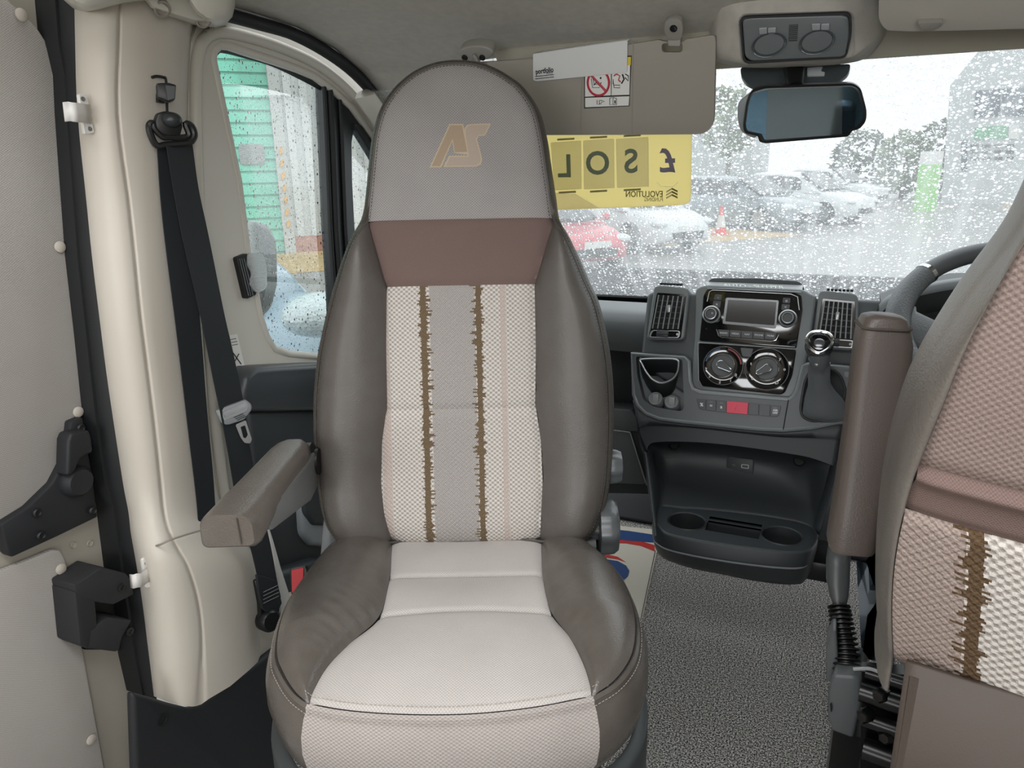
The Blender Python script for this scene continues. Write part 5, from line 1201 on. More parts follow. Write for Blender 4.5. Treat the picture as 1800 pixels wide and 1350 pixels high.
mb=MB(); pc=Cw(cen.x,.17,0); mb.lathe((pc.x,pc.y,ZC-.20),(0,0,1),[(0,.045),(.17,.045),(.19,.03),(.19,.01),(.17,0),(0,0)],40); mb.build('swivel_plate',BLK,seat)
mb=MB(); mb.box((pc.x,pc.y,.19),(.36,.36,.38)); mb.bevel(.03,3); mb.build('pedestal',PLD,seat)
# recliner brackets and adjuster knobs
def knob(px,py,r,dep,name='adjuster_knob',ln=.035):
    p=pD(px,py,dep); mb=MB(); mb.lathe(p-RT*ln*.5,RT,[(0,ln),(r*.62,ln),(r*.86,ln*.93),(r*.98,ln*.7),(r,ln*.45),(r,.0),(r*.5,-.002),(r*.3,-.03)],48,sq=(8,.05))
    return mb.build(name,pbr('knob_plastic','55595b',.3,spec=.6),seat)
knob(1076,820,.030,1.30); knob(1069,925,.048,1.29,'recline_wheel',.034)
for pts in ([(1030,905),(1048,880),(1062,905),(1064,985),(1058,1000),(1030,965)],[(586,915),(571,890),(566,935),(561,1000),(585,975),(594,955)]):
    mb=MB(); q=[pD(x,y,1.31) for x,y in pts]; mb.prism(q,FW*.05); mb.bevel(.004,2); mb.build('hinge_bracket',PLG,seat)
mb=MB(); q=[(p_[0],p_[1]) for p_ in [(600,948),(640,958),(690,960),(950,952),(1000,952),(1040,950),(1040,972),(600,972)]]
mb.tube([pD(600,962,1.30),pD(812,966,1.30),pD(1045,958,1.30)],.03,16); mb.build('rear_rail',BLK,seat)
# ---------------- armrest on the outer side, lowered
arm=[]
A0=pD(395,905,.885); A1=pD(516,772,1.20)
ax=(A0-A1).normalized(); axh=V((ax.x,ax.y,0)).normalized(); sd=V((-axh.y,axh.x,0)); 
if sd.dot(RT)<0: sd=-sd
def armrest(name,base,end,w,th,mat,parent,upv,sdv,rnd=.018,nose=.09):
    """padded bar from base to end; its far end cut on a slope"""
    d=(end-base); L=d.length; d=d.normalized(); rows=[];mb=MB()
    for i,(s,kw,lo) in enumerate([(0,.55,.6),(.012,.9,.95),(.04,1,1),(L*.35,1,1),(L*.7,1.02,1.02),(L-nose,1.05,1.05),(L-.05,1.10,1.22),(L-.018,1.12,1.30),(L-.005,1.08,1.26),(L,.98,1.16)]):
        hw=w/2*kw; hh=th*lo; row=[]
        prof=roundpoly([(-hw,0),(hw,0),(hw,-hh),(-hw,-hh)],[rnd*1.3,rnd*1.3,.009,.009],5)
        for x,y in prof: row.append(base+d*s+sdv*x+upv*y)
        rows.append(row)
    mb.rings(rows,True,(True,True)); return mb.build(name,mat,parent)
AR=pbr('armrest_leather','6a645e',.30,bump=('v',380,.45,.0008),mott=('5d564f',25,.5),spec=.5)
ar=armrest('armrest',A1,A0,.063,.036,AR,seat,UP,sd)
mb=MB(); mb.tube([A0+axh*.0015+sd*.014+UP*-.004,A0+axh*.0025+sd*.016+UP*-.038],.0009,6)
mb.build('armrest_seam',THREAD_D,ar)
mb=MB(); b0=A1+UP*-.034; b1=A0-axh*.07+UP*-.036
pr=[b0+sd*.032+UP*.01,b1+sd*.032+UP*.01,b1+sd*.032-UP*.022,b0+sd*.032-UP*.052+axh*.05,b0+sd*.032-UP*.050-axh*.0,b0+sd*.032-axh*.02]
mb.prism([p-sd*.03 for p in pr],sd*.03); mb.bevel(.003,2); mb.build('armrest_bracket',PLG,seat)
mb=MB(); mb.lathe(A1+sd*.014-UP*.045-axh*.012,sd,[(0,0),(.032,0),(.032,.010),(.022,.016),(.022,.021),(0,.021)],32); mb.build('armrest_pivot',BLK,seat)
# buckle stalk
bt=thing('seatbelt_buckle',pD(520,1045,1.22),'red-topped seatbelt buckle beside the turned seat cushion','buckle')
f=Plane(pD(521,1020,1.24),-FW*.85+UP*.5,RT)
mb=MB(); f.slab(mb,[(509,999),(536,994),(541,1012),(535,1040),(512,1046)],-.022,0,3); mb.bevel(.002,2); mb.build('housing',BLK,bt)
mb=MB(); f.slab(mb,[(512,1002),(534,997),(533,1020),(530,1038),(513,1042)],0,.003,2); mb.bevel(.001,1); mb.build('release_button',pbr('red_button','a80f1c',.4),bt)
mb=MB(); mb.tube([f.w(0,-.015,-.012),f.w(.01,-.12,-.03)],.014,10,flat=.4); mb.build('stalk',BLK,bt)
# ---------------------------------------------------------------- driver's seat seen from behind
ds=thing('driver_seat',(.46,.75,0),'taupe leather driver seat seen from behind with mauve band and striped cloth','seat')
WEAVE_D=weave('driver_weave','6d5e58','a09089',.0056,.0048,.5,'84746d')
def edY(py): return interp([(-300,.44),(0,.47),(420,.50),(700,.53),(1000,.58),(1180,.62)],py)
EDGE=[(-260,2040),(-120,1990),(0,1950),(150,1905),(300,1845),(380,1808),(418,1789),(449,1758),(491,1725),(532,1696),(579,1666),(636,1630),(698,1597),(767,1578),(826,1562),(897,1551),(998,1543),(1072,1541),(1139,1548),(1176,1566)]
SEAMD=[(-260,2100),(-120,2050),(0,2005),(150,1955),(300,1880),(380,1824),(418,1800),(456,1777),(487,1760),(532,1741),(586,1711),(653,1682),(701,1667),(752,1643),(799,1625),(850,1604),(897,1591),(961,1576),(1035,1568),(1109,1568),(1161,1572)]
def edge_w(py): return pY(interp(EDGE,py),py,edY(py)+.045)
def seam_w(py): return pY(interp(SEAMD,py),py,edY(py))
Etab=sorted([(edge_w(y).z,edge_w(y)) for y in range(-240,1180,20)],key=lambda t:t[0]); Stab=sorted([(seam_w(y).z,seam_w(y)) for y in range(-240,1165,20)],key=lambda t:t[0])
def smt(tab):
    for _ in range(6): tab=[tab[0]]+[((a[0]+2*b[0]+c[0])/4,(a[1]+b[1]*2+c[1])/4) for a,b,c in zip(tab,tab[1:],tab[2:])]+[tab[-1]]
    return tab
Etab=smt(Etab); Stab=smt(Stab)
def vt(tab,z):
    if z<=tab[0][0]: return tab[0][1]
    for (a,va),(b,vb) in zip(tab,tab[1:]):
        if z<=b: return va.lerp(vb,(z-a)/(b-a) if b>a else 0)
    return tab[-1][1]
XC=.475; ZTOP=1.30
def rear(z):
    """left half profile from outer edge to centre at height z"""
    e=vt(Etab,z).copy(); s=vt(Stab,z).copy(); e.z=z; s.z=z
    if z>Stab[-1][0]:
        k=(z-Stab[-1][0])/(ZTOP-Stab[-1][0]); k=min(k,1); e.x=lerp(e.x,XC-.05,k**3); s.x=lerp(s.x,XC-.04,k**3)
    c=V((XC,s.y-.055,z)); return e,s,c
zband1=(seam_w(819)).z; zband0=(seam_w(897)).z; zbot=seam_w(1161).z
def bulge(s,c,t,z):
    x=lerp(s.x,c.x,t); y=s.y+(c.y-s.y)*(1-(1-t)**2.2); return V((x,y,z))
def dpatch(name,z0,z1,mat,nz=40,nu=40,fold=0,par=None,top=None):
    rows=[];uvs=[]
    for j in range(nz+1):
        z=lerp(z0,z1,j/nz); e,s,c=rear(z); row=[];ur=[]
        for k in range(nu*2+1):
            t=k/nu; 
            if t<=1: p=bulge(s,c,t,z)
            else: p=bulge(s,c,2-t,z); p.x=2*XC-p.x
            d=.0035*(math.exp(-((z-z0)/.004)**2)+math.exp(-((z1-z)/.004)**2)+math.exp(-(min(t,2-t)*.2/.004)**2))
            if fold: d-=.006*math.exp(-((z-(z1-.010))/.005)**2)
            row.append(p+V((0,d,0))); ur.append((p.x-s.x*0-XC-.0+fold*0,z))
        rows.append(row);uvs.append(ur)
    m=MB(); m.grid(rows,uvf=uvs); return m.build(name,mat,par or ds,weld=False,recalc=True)
hd=dpatch('headrest_cloth',zband1,ZTOP,WEAVE_D,60)
mb_=dpatch('mauve_band',zband0,zband1,MAUVE,24,fold=1); mb_['label']='mauve fabric band across the backrest'
XW0=pY(1716,945,.545).x
# striped cloth: texture shifted so that the brown stripe leaves the left corner
rows=[];uvs=[]
for j in range(41):
    z=lerp(zbot,zband0,j/40); e,s,c=rear(z); row=[];ur=[]
    for k in range(81):
        t=k/40; p=bulge(s,c,min(t,2-t),z); 
        if t>1: p.x=2*XC-p.x
        row.append(p+V((0,.004*(math.exp(-((z-zband0)/.004)**2)+math.exp(-((z-zbot)/.004)**2)),0))); ur.append((p.x-XW0+.037-.022*(zband0-z)/max(zband0-zbot,.01),z))
    rows.append(row);uvs.append(ur)
m=MB(); m.grid(rows,uvf=uvs); o=m.build('striped_cloth',stripes('driver_striped_weave','857670','ac9e95','4d3d2d','6b5743'),ds,weld=False); o['label']='striped woven cloth at the foot of the backrest'
# leather wings, each wrapping round to the front
for sgn in (0,1):
    rows=[]
    for j in range(61):
        z=lerp(zbot-.03,ZTOP,j/60); e,s,c=rear(max(z,zbot)); e.z=z; s.z=z
        P=[V((lerp(s.x,e.x,t),s.y+.004*math.exp(-(t/.06)**2)+(e.y-s.y)*(1-math.sqrt(max(0,1-t*t)))-.004*math.sin(math.pi*t),z)) for t in (0,.08,.2,.35,.5,.65,.78,.88,.95,1)]+[e+V((-.001,.02,0)),e+V((.002,.07,0)),e+V((.02,.11,0)),e+V((.06,.125,0)),V((XC,e.y+.12,z))]
        if sgn: P=[V((2*XC-p.x,p.y,p.z)) for p in P]
        rows.append(P)
    cols=[cr_spline(r,3) for r in rows]; m=MB(); m.grid(cols); m.build('side_leather',pbr('driver_leather','6f6a64',.34,bump=('v',560,.35,.0006),mott=('625c57',20,.5),spec=.5),ds,smooth=70)
m=MB(); e,s,c=rear(ZTOP); m.ball((XC,s.y+.02,ZTOP-.005),(.055,.06,.03),16); m.build('crown',LEATH_D,ds)
FLAP=pbr('brown_flap_leather','453c36',.6,bump=('v',600,.25,.0005),spec=.4,mott=('4f4742',6,.4))
m=MB(); zf=zbot+.012; A=[pY(1592,1150,.60),pY(1586,1240,.585),pY(1580,1350,.575),pY(1578,1500,.57)]
yb=lambda x:.60-.035*(1-((x-XC)/.26)**2)
rows=[]
for i,t in enumerate([0,.15,.4,.7,1]):
    z=lerp(zf+.01,.05,t); rows.append([V((x,yb(x)-.012*math.sin(t*2),z)) for x in [A[0].x+(XC*2-2*A[0].x)*k/24 for k in range(25)]])
m.grid([cr_spline(r,2) for r in rows]); m.build('rear_flap',FLAP,ds,smooth=70,solid=.006)
m=MB(); xh=A[0].x+.006; m.tube([V((xh,yb(xh)-.004,zf)),V((xh,yb(xh)-.012,.35)),V((xh,yb(xh)-.014,.05))],.0045,8); m.build('flap_hem',FLAP,ds)
m=MB(); xh+=.008; m.tube([V((xh,yb(xh)-.002,zf)),V((xh,yb(xh)-.010,.35)),V((xh,yb(xh)-.013,.05))],.0012,6); m.build('hem_stitch',THREAD_D,ds)
# cushion and its side, frame, rails, pedestal
m=MB(); m.box((.51,1.0,.50),(.38,.36,.13)); m.bevel(.045,4); m.build('seat_cushion',pbr('cushion_side','8d8880',.4,bump=('v',300,.4,.0008)),ds)
m=MB(); q=[pY(x,y,.98) for x,y in [(1503,985),(1516,985),(1523,1062),(1540,1050),(1543,1070),(1530,1160),(1513,1158),(1508,1080)]]; m.prism(q,(.03,0,0)); m.bevel(.004,2); m.build('side_cover',pbr('side_cover_grey','7f8890',.3,spec=.6),ds)
m=MB(); q=[pY(x,y,.93) for x,y in [(1520,1080),(1541,1050),(1546,1100),(1543,1160),(1526,1162),(1512,1145)]]; m.prism(q,(.02,0,0)); m.bevel(.003,2); m.build('hinge_cover',PLG,ds)
m=MB(); q=[pY(x,y,.90) for x,y in [(1517,985),(1543,945),(1549,950),(1549,1010),(1541,1052),(1528,1020)]]; m.prism(q,(.03,0,0)); m.bevel(.006,2); m.build('cushion_piping',pbr('pale_piping','b9b4aa',.4),ds)
m=MB(); m.box((.49,.92,.20),(.40,.42,.40)); m.bevel(.01,2); m.build('pedestal',pbr('black_steel','0d0e0f',.3,spec=.5),ds)
BS=pbr('black_steel','0f1011',.22)
for (a,b,r) in (((1512,1215),(1600,1225),.012),((1515,1262),(1600,1275),.010),((1518,1315),(1600,1330),.014),((1522,1180),(1600,1200),.008)):
    m=MB(); A=pY(*a,.86); B=V((A.x+.3,A.y-.05,A.z)); m.tube([A,B],r,10); m.build('frame_rail',BS,ds)
for (x,y) in ((1548,1222),(1520,1258),(1558,1295)):
    m=MB(); m.lathe(pY(x,y,.85),(-.5,-1,.2),[(.009,-.01),(.009,.004),(.006,.008),(0,.009)],6); m.build('frame_bolt',BS,ds)
m=MB(); q=[pY(1515,1180,.88),pY(1590,1186,.88),pY(1600,1400,.88),pY(1512,1400,.88)]; m.prism(q,(.0,.02,0)); m.build('frame_plate',BS,ds)
m=MB(); m.tube(cr_spline([pY(x,y,.85) for x,y in [(1500,1176),(1530,1176),(1556,1188),(1570,1200)]],5),.0022,6); m.build('release_cable',pbr('cable_grey','9b9e9f',.3),ds)
# armrest folded up beside the backrest
m=MB(); rows=[]
TOPL=[(1519,575),(1534,551),(1590,556),(1603,578)]
AL=[(1505,640,1608,640),(1492,760,1596,760),(1476,880,1566,880),(1461,976,1540,984)]
def ar_sec(xl,yl,xr,yr,Y,dep,kx=1.):
    A=pY(xl,yl,Y); B=pY(xr,yr,Y+.008); u=(B-A); w_=u.length; u.normalize(); n=V((u.y,-u.x,0)).normalized()
    if n.y>0: n=-n
    c=(A+B)/2-n*dep/2; hw=w_/2*kx; out=[]
    for x,y in roundpoly([(-hw,-dep/2),(hw,-dep/2),(hw,dep/2),(-hw,dep/2)],[.012]*4,4): out.append(c+u*x+n*y)
    return out
rows=[ar_sec(1530,556,1596,560,.80,.030,.8),ar_sec(1524,562,1602,566,.798,.040,.95),ar_sec(1517,580,1606,584,.795,.046),ar_sec(1511,608,1610,612,.79,.046),ar_sec(1505,645,1607,648,.785,.045),ar_sec(1492,760,1590,762,.765,.045),ar_sec(1476,880,1563,884,.745,.045),ar_sec(1463,968,1543,975,.73,.045),ar_sec(1462,974,1541,981,.73,.04,.97)]
m.rings(rows,True,(True,True)); m.build('armrest',pbr('folded_armrest_leather','544b46',.42,bump=('v',620,.3,.0005),spec=.45,mott=('4c4541',12,.4)),ds,smooth=70)
# its end seam
a_=ar_sec(1512,604,1610,608,.79,.047); m=MB(); 
m.tube([p for p in ar_sec(1517,578,1607,582,.794,.048)],.0013,6,closed=True); m.build('armrest_seam',THREAD_D,ds)
# ---------------------------------------------------------------- handbrake
hbk=thing('handbrake',V((.18,.98,0)),'grey handbrake lever with a ribbed black gaiter beside the driver seat','handbrake')
def hp(x,y,Y): return pY(x,y,Y)
m=MB(); rows=[]
for (xl,xr,y,Y,d) in [(1456,1495,960,1.04,.03),(1452,1495,985,1.03,.034),(1452,1494,1020,1.015,.034),(1457,1492,1045,1.00,.03),(1464,1488,1063,.99,.026)]:
    A=hp(xl,y,Y); B=hp(xr,y,Y); c=(A+B)/2; hw=(B-A).length/2; rows.append([c+V((hw*math.cos(a),-d/2*math.sin(a),0)) for a in [2*math.pi*k/20 for k in range(20)]])
m.rings(rows,True,(True,True)); m.build('lever',LVR,hbk,smooth=60)
m=MB(); P=cr_spline([hp(1474,1062,.985),hp(1480,1100,.965),hp(1487,1145,.945),hp(1490,1190,.925)],10); rr=[]
nP=len(P); 
ML=[];RR=[]
for i in range(nP-1):
    for t in (0,.5): ML.append(P[i].lerp(P[i+1],t))
for i in range(len(ML)):
    k=i/len(ML); RR.append((.0105+.004*k)+(.0042 if (i//2)%2 else -.0015))
m.tube(ML,RR,18); m.build('gaiter',BLK,hbk,smooth=35)
m=MB(); q=[hp(x,y,.90) for x,y in [(1463,1186),(1500,1188),(1513,1196),(1513,1240),(1505,1275),(1500,1300),(1462,1286),(1454,1260),(1455,1215)]]; m.prism(q,(.01,.07,0)); m.bevel(.008,3); m.build('base_housing',HSG,hbk)
m=MB(); q=[hp(x,y,.93) for x,y in [(1462,1110),(1470,1108),(1476,1190),(1470,1196),(1452,1200),(1452,1140)]]; m.prism(q,(.0,.05,0)); m.bevel(.004,2); m.build('base_cheek',HSG,hbk)
m=MB(); q=[hp(x,y,.896) for x,y in [(1459,1240),(1462,1238),(1463,1250),(1460,1252)]]; m.prism(q,(.0,.004,0)); m.build('housing_slot',DK,hbk)
m=MB(); c=hp(1486,1245,.935); m.box((c.x+.005,c.y,(c.z-.02)/2),(.035,.05,c.z-.02)); m.build('mounting_post',BS,hbk)
m=MB(); q=[pY(x,y,.93) for x,y in [(1470,1292),(1514,1300),(1516,1420),(1474,1420)]]; m.prism(q,(.03,0,0)); m.bevel(.004,2); m.build('base_cover',HSG,hbk)
# carpet binding edge
m=MB(); P=cr_spline([pZ(x,y,.004) for x,y in [(1462,1290),(1469,1315),(1473,1350),(1476,1420)]],10); m.tube(P,.004,8); struct(m.build('trim_10',pbr('binding_thread','8d8c8a',.8,bump=('n',500,.6,.001))),'whipped edge binding of the carpet')
# floor mat under the passenger seat
fm=[pZ(x,y,.0) for x,y in [(960,914),(1163,933),(1160,984),(1123,1114),(1060,1340)]]
fm=[V((-.74,1.93,0)),None]
tr_=pZ(1163,934,0); br_=pZ(1123,1114,0); d=(br_-tr_).normalized(); tl_=tr_+(pZ(1070,924,0)-tr_).normalized()*.62
MP=Plane(tr_,UP,(pZ(1070,924,0)-tr_))
m=MB(); wdt=.62; u1=(tl_-tr_).normalized()
P=[tr_,tl_,tl_+d*.85,tr_+d*.85]; m.prism([p+UP*.001 for p in P],UP*.003); mat_=tag(m.build('paper_floor_mat',pbr('mat_paper','d9d3c4',.6)),'white paper floor mat with a blue and red swirl print, under the turned seat','mat')
def mz(x,y): return pZ(x,y,.0045)
def mprint(name,pts,col): m=MB(); m.prism([mz(x,y) for x,y in pts],UP*.0006); return m.build(name,pbr(name+'_ink',col,.5),mat_,smooth=0)
R4=lambda X,Y:(1060+X/2.7,850+Y/2.7)
mprint('blue_band',[R4(-60,205),R4(30,216),R4(120,225),R4(240,243),R4(240,280),R4(120,272),R4(30,262),R4(-60,262)],'28487e')
mprint('red_swoosh',[R4(20,272),R4(90,268),R4(180,274),R4(245,293),R4(245,322),R4(180,296),R4(110,284),R4(40,282)],'c5352f')
mprint('red_swoosh',[R4(-20,330),R4(20,336),R4(70,348),R4(108,373),R4(70,360),R4(20,352),R4(-20,350)],'c5352f')
mprint('blue_disc',[R4(-30,358),R4(20,360),R4(70,368),R4(110,390),R4(125,415),R4(118,440),R4(95,462),R4(40,440),R4(-20,420)],'28487e')
m=MB(); m.tube([mz(*R4(248,318)),mz(*R4(180,640)),mz(*R4(100,1000))],.0011,6); m.build('printed_border',pbr('border_ink','2a2c33',.6),mat_)
# accelerator well clutter behind the console
m=MB(); m.box(pY(1445,985,1.66),(.08,.12,.05)); m.bevel(.01,2); m.build('footwell_bracket',BLK,dash)
# ---------------------------------------------------------------- seatbelt, hook and clips on the pillar
WEB=pbr('belt_webbing','24282b',.65,bump=('n',500,.4,.0006),spec=.35)
sb=thing('seatbelt',pX(300,240,-.83),'black passenger seatbelt hanging from the pillar with its metal tongue loose','seatbelt')
def Lx(x,y,X): return pX(x,y,X)
def band(name,L_,R_,Xs,mat,par,th=.0016,n=5):
    A=[Lx(x,y,X) for (x,y),X in zip(L_,Xs)]; B=[Lx(x,y,X) for (x,y),X in zip(R_,Xs)]
    A=cr_spline(A,n); B=cr_spline(B,n); rows=[]
    for a,b in zip(A,B): rows.append([a,a.lerp(b,.5),b,b+V((-th,0,0)),a.lerp(b,.5)+V((-th,0,0)),a+V((-th,0,0))])
    m=MB(); m.rings(rows,True,(True,True)); return m.build(name,mat,par,smooth=50)
band('webbing',[(277,262),(283,350),(294,450),(308,560),(320,660),(333,770),(346,880),(352,960)],[(306,258),(318,350),(333,450),(347,520),(355,600),(364,720),(376,850),(382,960)],[-.826,-.828,-.822,-.820,-.822,-.825,-.825,-.825],WEB,sb)
band('webbing',[(293,255),(305,330),(322,420),(345,520),(362,600),(378,680),(389,730),(402,800),(420,900),(440,960),(452,1010),(458,1040)],[(338,250),(349,330),(368,420),(393,545),(410,620),(425,690),(430,722),(440,790),(458,880),(476,960),(487,1020),(494,1050)],[-.812,-.81,-.808,-.80,-.795,-.79,-.788,-.785,-.78,-.775,-.77,-.77],WEB,sb)
m=MB(); q=[Lx(x,y,-.768) for x,y in [(452,1010),(487,1020),(496,1060),(489,1075),(478,1083),(462,1070),(455,1040)]]; m.prism(q,(-.006,0,0)); m.bevel(.001,1); fold=m.build('stitched_fold',WEB,sb)
for i in range(4):
    m=MB(); m.tube([Lx(463,1041+i*6.5,-.766),Lx(490,1028+i*6.5,-.766)],.0006,4); m.build('label_stitch',pbr('label_grey','8a8c8c',.7),fold)
# D ring with its pivot cap
DR=Plane(Lx(301,225,-.812),V((.9,-.43,.0)),V((.43,.9,0)))
m=MB(); P=cr_spline([DR.at(x,y) for x,y in [(262,222),(266,240),(276,256),(292,254),(318,252),(334,250),(342,238),(337,222),(326,218),(332,236),(324,242),(300,241),(286,240),(272,226),(268,216)]],4,closed=True)
m.tube(P,.0052,8,closed=True); m.build('guide_ring',BLK,sb)
m=MB(); P=[(273,214),(278,199),(290,195),(306,197),(317,205),(322,222),(318,238),(300,240),(286,236),(276,226)]; DR.slab(m,roundpoly(P,4),-.012,.006); m.bevel(.003,2); m.build('ring_mount',BLK,sb)
m=MB(); m.ball(DR.at(302,211,.006),V((.0155,.0155,.012)),20); m.build('pivot_cap',pbr('cap_plastic','2b2e31',.35),sb)
m=MB(); c=Lx(472,1090,-.772); m.lathe(c,(1,-.3,.2),[(.022,-.012),(.022,.008),(.017,.014),(0,.015)],24); m.build('anchor_bolt_cap',BLK,sb)
m=MB(); q=[Lx(x,y,-.775) for x,y in [(455,1018),(450,1022),(457,1060),(459,1090),(466,1108),(480,1104),(487,1085),(478,1070),(462,1066)]]; m.prism(q,(-.01,0,0)); m.bevel(.002,1); m.build('anchor_bracket',BLK,sb)
# tongue
TG=Plane(Lx(412,735,-.778),V((.62,-.78,.1)),V((.78,.62,0)))
m=MB(); TG.slab(m,roundpoly([(377,722),(386,719),(430,703),(441,712),(443,720),(430,738),(400,748),(388,745)],5),-.006,.006); m.bevel(.003,2); tgb=m.build('tongue_grip',pbr('tongue_grey','707577',.35),sb)
m=MB(); TG.ring(m,roundpoly([(414,746),(432,738),(443,772),(440,779),(430,778),(423,768)],3),roundpoly([(423,750),(431,747),(436,764),(432,770),(428,769)],2),-.0012,.0014); m.build('tongue_plate',TMET,tgb)
m=MB(); 
for i in range(4): m2=MB(); m2.tube([TG.at(408+i*3,732+i*2.2,.0065),TG.at(425+i*2.5,725+i*2.2,.0065)],.0007,4); m2.build('grip_rib',BLK,tgb)
m=MB(); TG.ring(m,roundpoly([(388,722),(430,704),(437,712),(434,722),(394,740)],3),roundpoly([(391,724),(429,707),(433,714),(430,719),(396,735)],2),.006,.0072); m.build('tongue_frame',TMET,tgb)
# coat hook and height adjuster above the ring
hk=thing('belt_height_adjuster',Lx(292,160,-.835),'small black height adjuster button on the cream pillar above the belt ring','adjuster')
HPn=Plane(Lx(292,162,-.815),V((.8,-.6,.05)),V((.6,.8,0)))
m=MB(); HPn.slab(m,roundpoly([(275,146),(296,145),(310,149),(308,175),(298,179),(277,171)],3),-.004,.014); m.bevel(.003,2); m.build('button',BLK,hk)
m=MB(); HPn.slab(m,roundpoly([(290,149),(309,151),(307,174),(294,177)],2),.013,.016); m.bevel(.001,1); m.build('button_face',pbr('cap_plastic','2b2e31',.35),hk)
m=MB(); m.tube(cr_spline([Lx(267,136,-.834),Lx(275,134,-.834),Lx(287,136,-.834),Lx(292,143,-.833),Lx(294,200,-.832)],5),.0022,6); m.build('guide_slot',RUB,hk)
m=MB(); m.prism([Lx(x,y,-.833) for x,y in [(274,165),(285,170),(285,182),(274,180)]],(.006,0,0)); m.build('button_foot',BLK,hk)
# two white curtain clips
def clip(cx,cy,X,k,label,pts_b,pts_t):
    t=thing('curtain_clip',Lx(cx,cy,X),label,'clip','white clips on the pillar edge')
    m=MB(); m.prism([Lx(x,y,X+.004) for x,y in roundpoly(pts_b,4)],(-.006,0,0)); m.bevel(.001,1); b=m.build('back_plate',WHITEP,t)
    for x,y in ((pts_b[0][0]*.5+pts_b[1][0]*.5-1,pts_b[0][1]*.5+pts_b[1][1]*.5+9),(pts_b[2][0]*.5+pts_b[3][0]*.5+1,pts_b[2][1]*.5+pts_b[3][1]*.5-9)):
        s=MB(); s.lathe(Lx(x,y,X+.0045),(1,-.2,0),[(.0032,0),(.0028,.0012),(.0012,.0014),(.001,.0004),(0,.0004)],12); s.build('screw',METAL,b)
    m=MB(); A=[Lx(x,y,XX) for x,y,XX in pts_t]; h=pts_t[0][3] if len(pts_t[0])>3 else 34
    return t
def clip2(X,plate_pts,tongue,label,h):
    t=thing('curtain_clip',Lx(plate_pts[0][0],plate_pts[2][1],X),label,'clip')
    m=MB(); m.prism([Lx(x,y,X+.004) for x,y in roundpoly(plate_pts,4)],(-.006,0,0)); m.bevel(.001,1); b=m.build('back_plate',WHITEP,t)
    a=((plate_pts[0][0]+plate_pts[1][0])/2,(plate_pts[0][1]+plate_pts[1][1])/2+9); c=((plate_pts[2][0]+plate_pts[3][0])/2,(plate_pts[2][1]+plate_pts[3][1])/2-9)
    for x,y in (a,c):
        s=MB(); s.lathe(Lx(x,y,X+.0045),(1,-.2,0),[(.0036,0),(.003,.0012),(.0016,.0014),(.001,.0004),(0,.0004)],12); s.build('screw',METAL,b)
    rows=[[Lx(x,y,X_),Lx(x+dx,y+h,X_)] for x,y,X_,dx in tongue]
    m=MB(); m.grid(rows); m.build('spring_tongue',WHITEP,t,solid=.0016,smooth=60)
    return t
clip2(-.862,[(138,165),(153,165),(167,234),(149,237)],[(157,184,-.858,3),(145,182,-.852,3),(134,181,-.838,3),(126,180,-.836,3),(121,179,-.845,3),(110,180,-.850,4)],'upper white plastic curtain clip screwed to the cream pillar edge',34)
clip2(-.846,[(250,982),(264,979),(274,1030),(257,1034)],[(266,998,-.842,2),(256,1000,-.836,2),(247,1008,-.826,2),(240,1008,-.824,2),(234,1010,-.828,2),(229,1009,-.842,2)],'lower white plastic curtain clip above the black catch block',24)
# ---------------------------------------------------------------- overhead: visors, lamp console, mirror, price board
VIS=pbr('visor_vinyl','9a958b',.75,bump=('n',900,.25,.0004),spec=.3)
VP=Plane(pY(1100,150,1.42),V((0,-.97,-.22)))
vz=thing('sun_visor',VP.at(1100,80),'grey vinyl passenger sun visor hanging behind the headrest with a warning sticker','sun visor')
out=roundpoly([(800,112),(940,104),(1158,70),(1166,73),(1200,74),(1206,69),(1256,61),(1258,75),(1254,236),(1110,237),(800,238)],[10,2,4,4,4,4,12,4,32,2,20],6)
hole=roundpoly([(1163,76),(1200,76),(1200,92),(1163,92)],7,5)
m=MB(); plate(m,[VP.at(x,y) for x,y in out],[[VP.at(x,y) for x,y in hole]],-VP.n*.014); m.bevel(.003,2,50); m.build('visor_panel',VIS,vz,smooth=50)
m=MB(); m.tube([VP.at(1020,236,.0004),VP.at(1022,150,.0004),VP.at(1030,75,.0004)],.0009,6); m.build('visor_crease',VIS,vz)
m=MB(); m.tube([VP.at(1111,236,.0004),VP.at(1112,150,.0004),VP.at(1113,75,.0004)],.0009,6); m.build('visor_crease',VIS,vz)
# warning sticker
def vs(name,pts,h,mat,par,t=.0008): m=MB(); VP.slab(m,pts,h-t,h); return m.build(name,mat,par,smooth=0)
SW=pbr('sticker_white','e4e3de',.5); INKB=pbr('black_print','1c1c1e',.6); REDP=pbr('red_print','b8203a',.5); YEL=pbr('yellow_print','d8c23c',.5)
stz=lambda X,Y:(900+X/3.376,Y/3.376)
st=vs('warning_sticker',[stz(428,450),stz(428,330),stz(710,330),stz(697,630),stz(428,644)],.0008,INKB,vz)
vs('sticker_field',[stz(434,440),stz(434,350),stz(588,345),stz(586,566),stz(433,574)],.0012,SW,st); vs('sticker_field',[stz(593,440),stz(593,345),stz(702,345),stz(696,562),stz(590,566)],.0012,SW,st); vs('sticker_field',[stz(434,581),stz(696,571),stz(692,626),stz(434,637)],.0012,SW,st)
vs('sticker_heading',[stz(640,340),stz(706,338),stz(704,386),stz(640,390)],.0014,YEL,st)
c=VP.at(*stz(512,492),.0014); s=VP.scale(1050,145)
m=MB(); P=[c+VP.ex*(19.5*s*math.cos(a))+VP.ey*(21*s*math.sin(a)) for a in [2*math.pi*k/30 for k in range(30)]]; m.tube(P,.0021,6,closed=True); m.build('ban_ring',REDP,st)
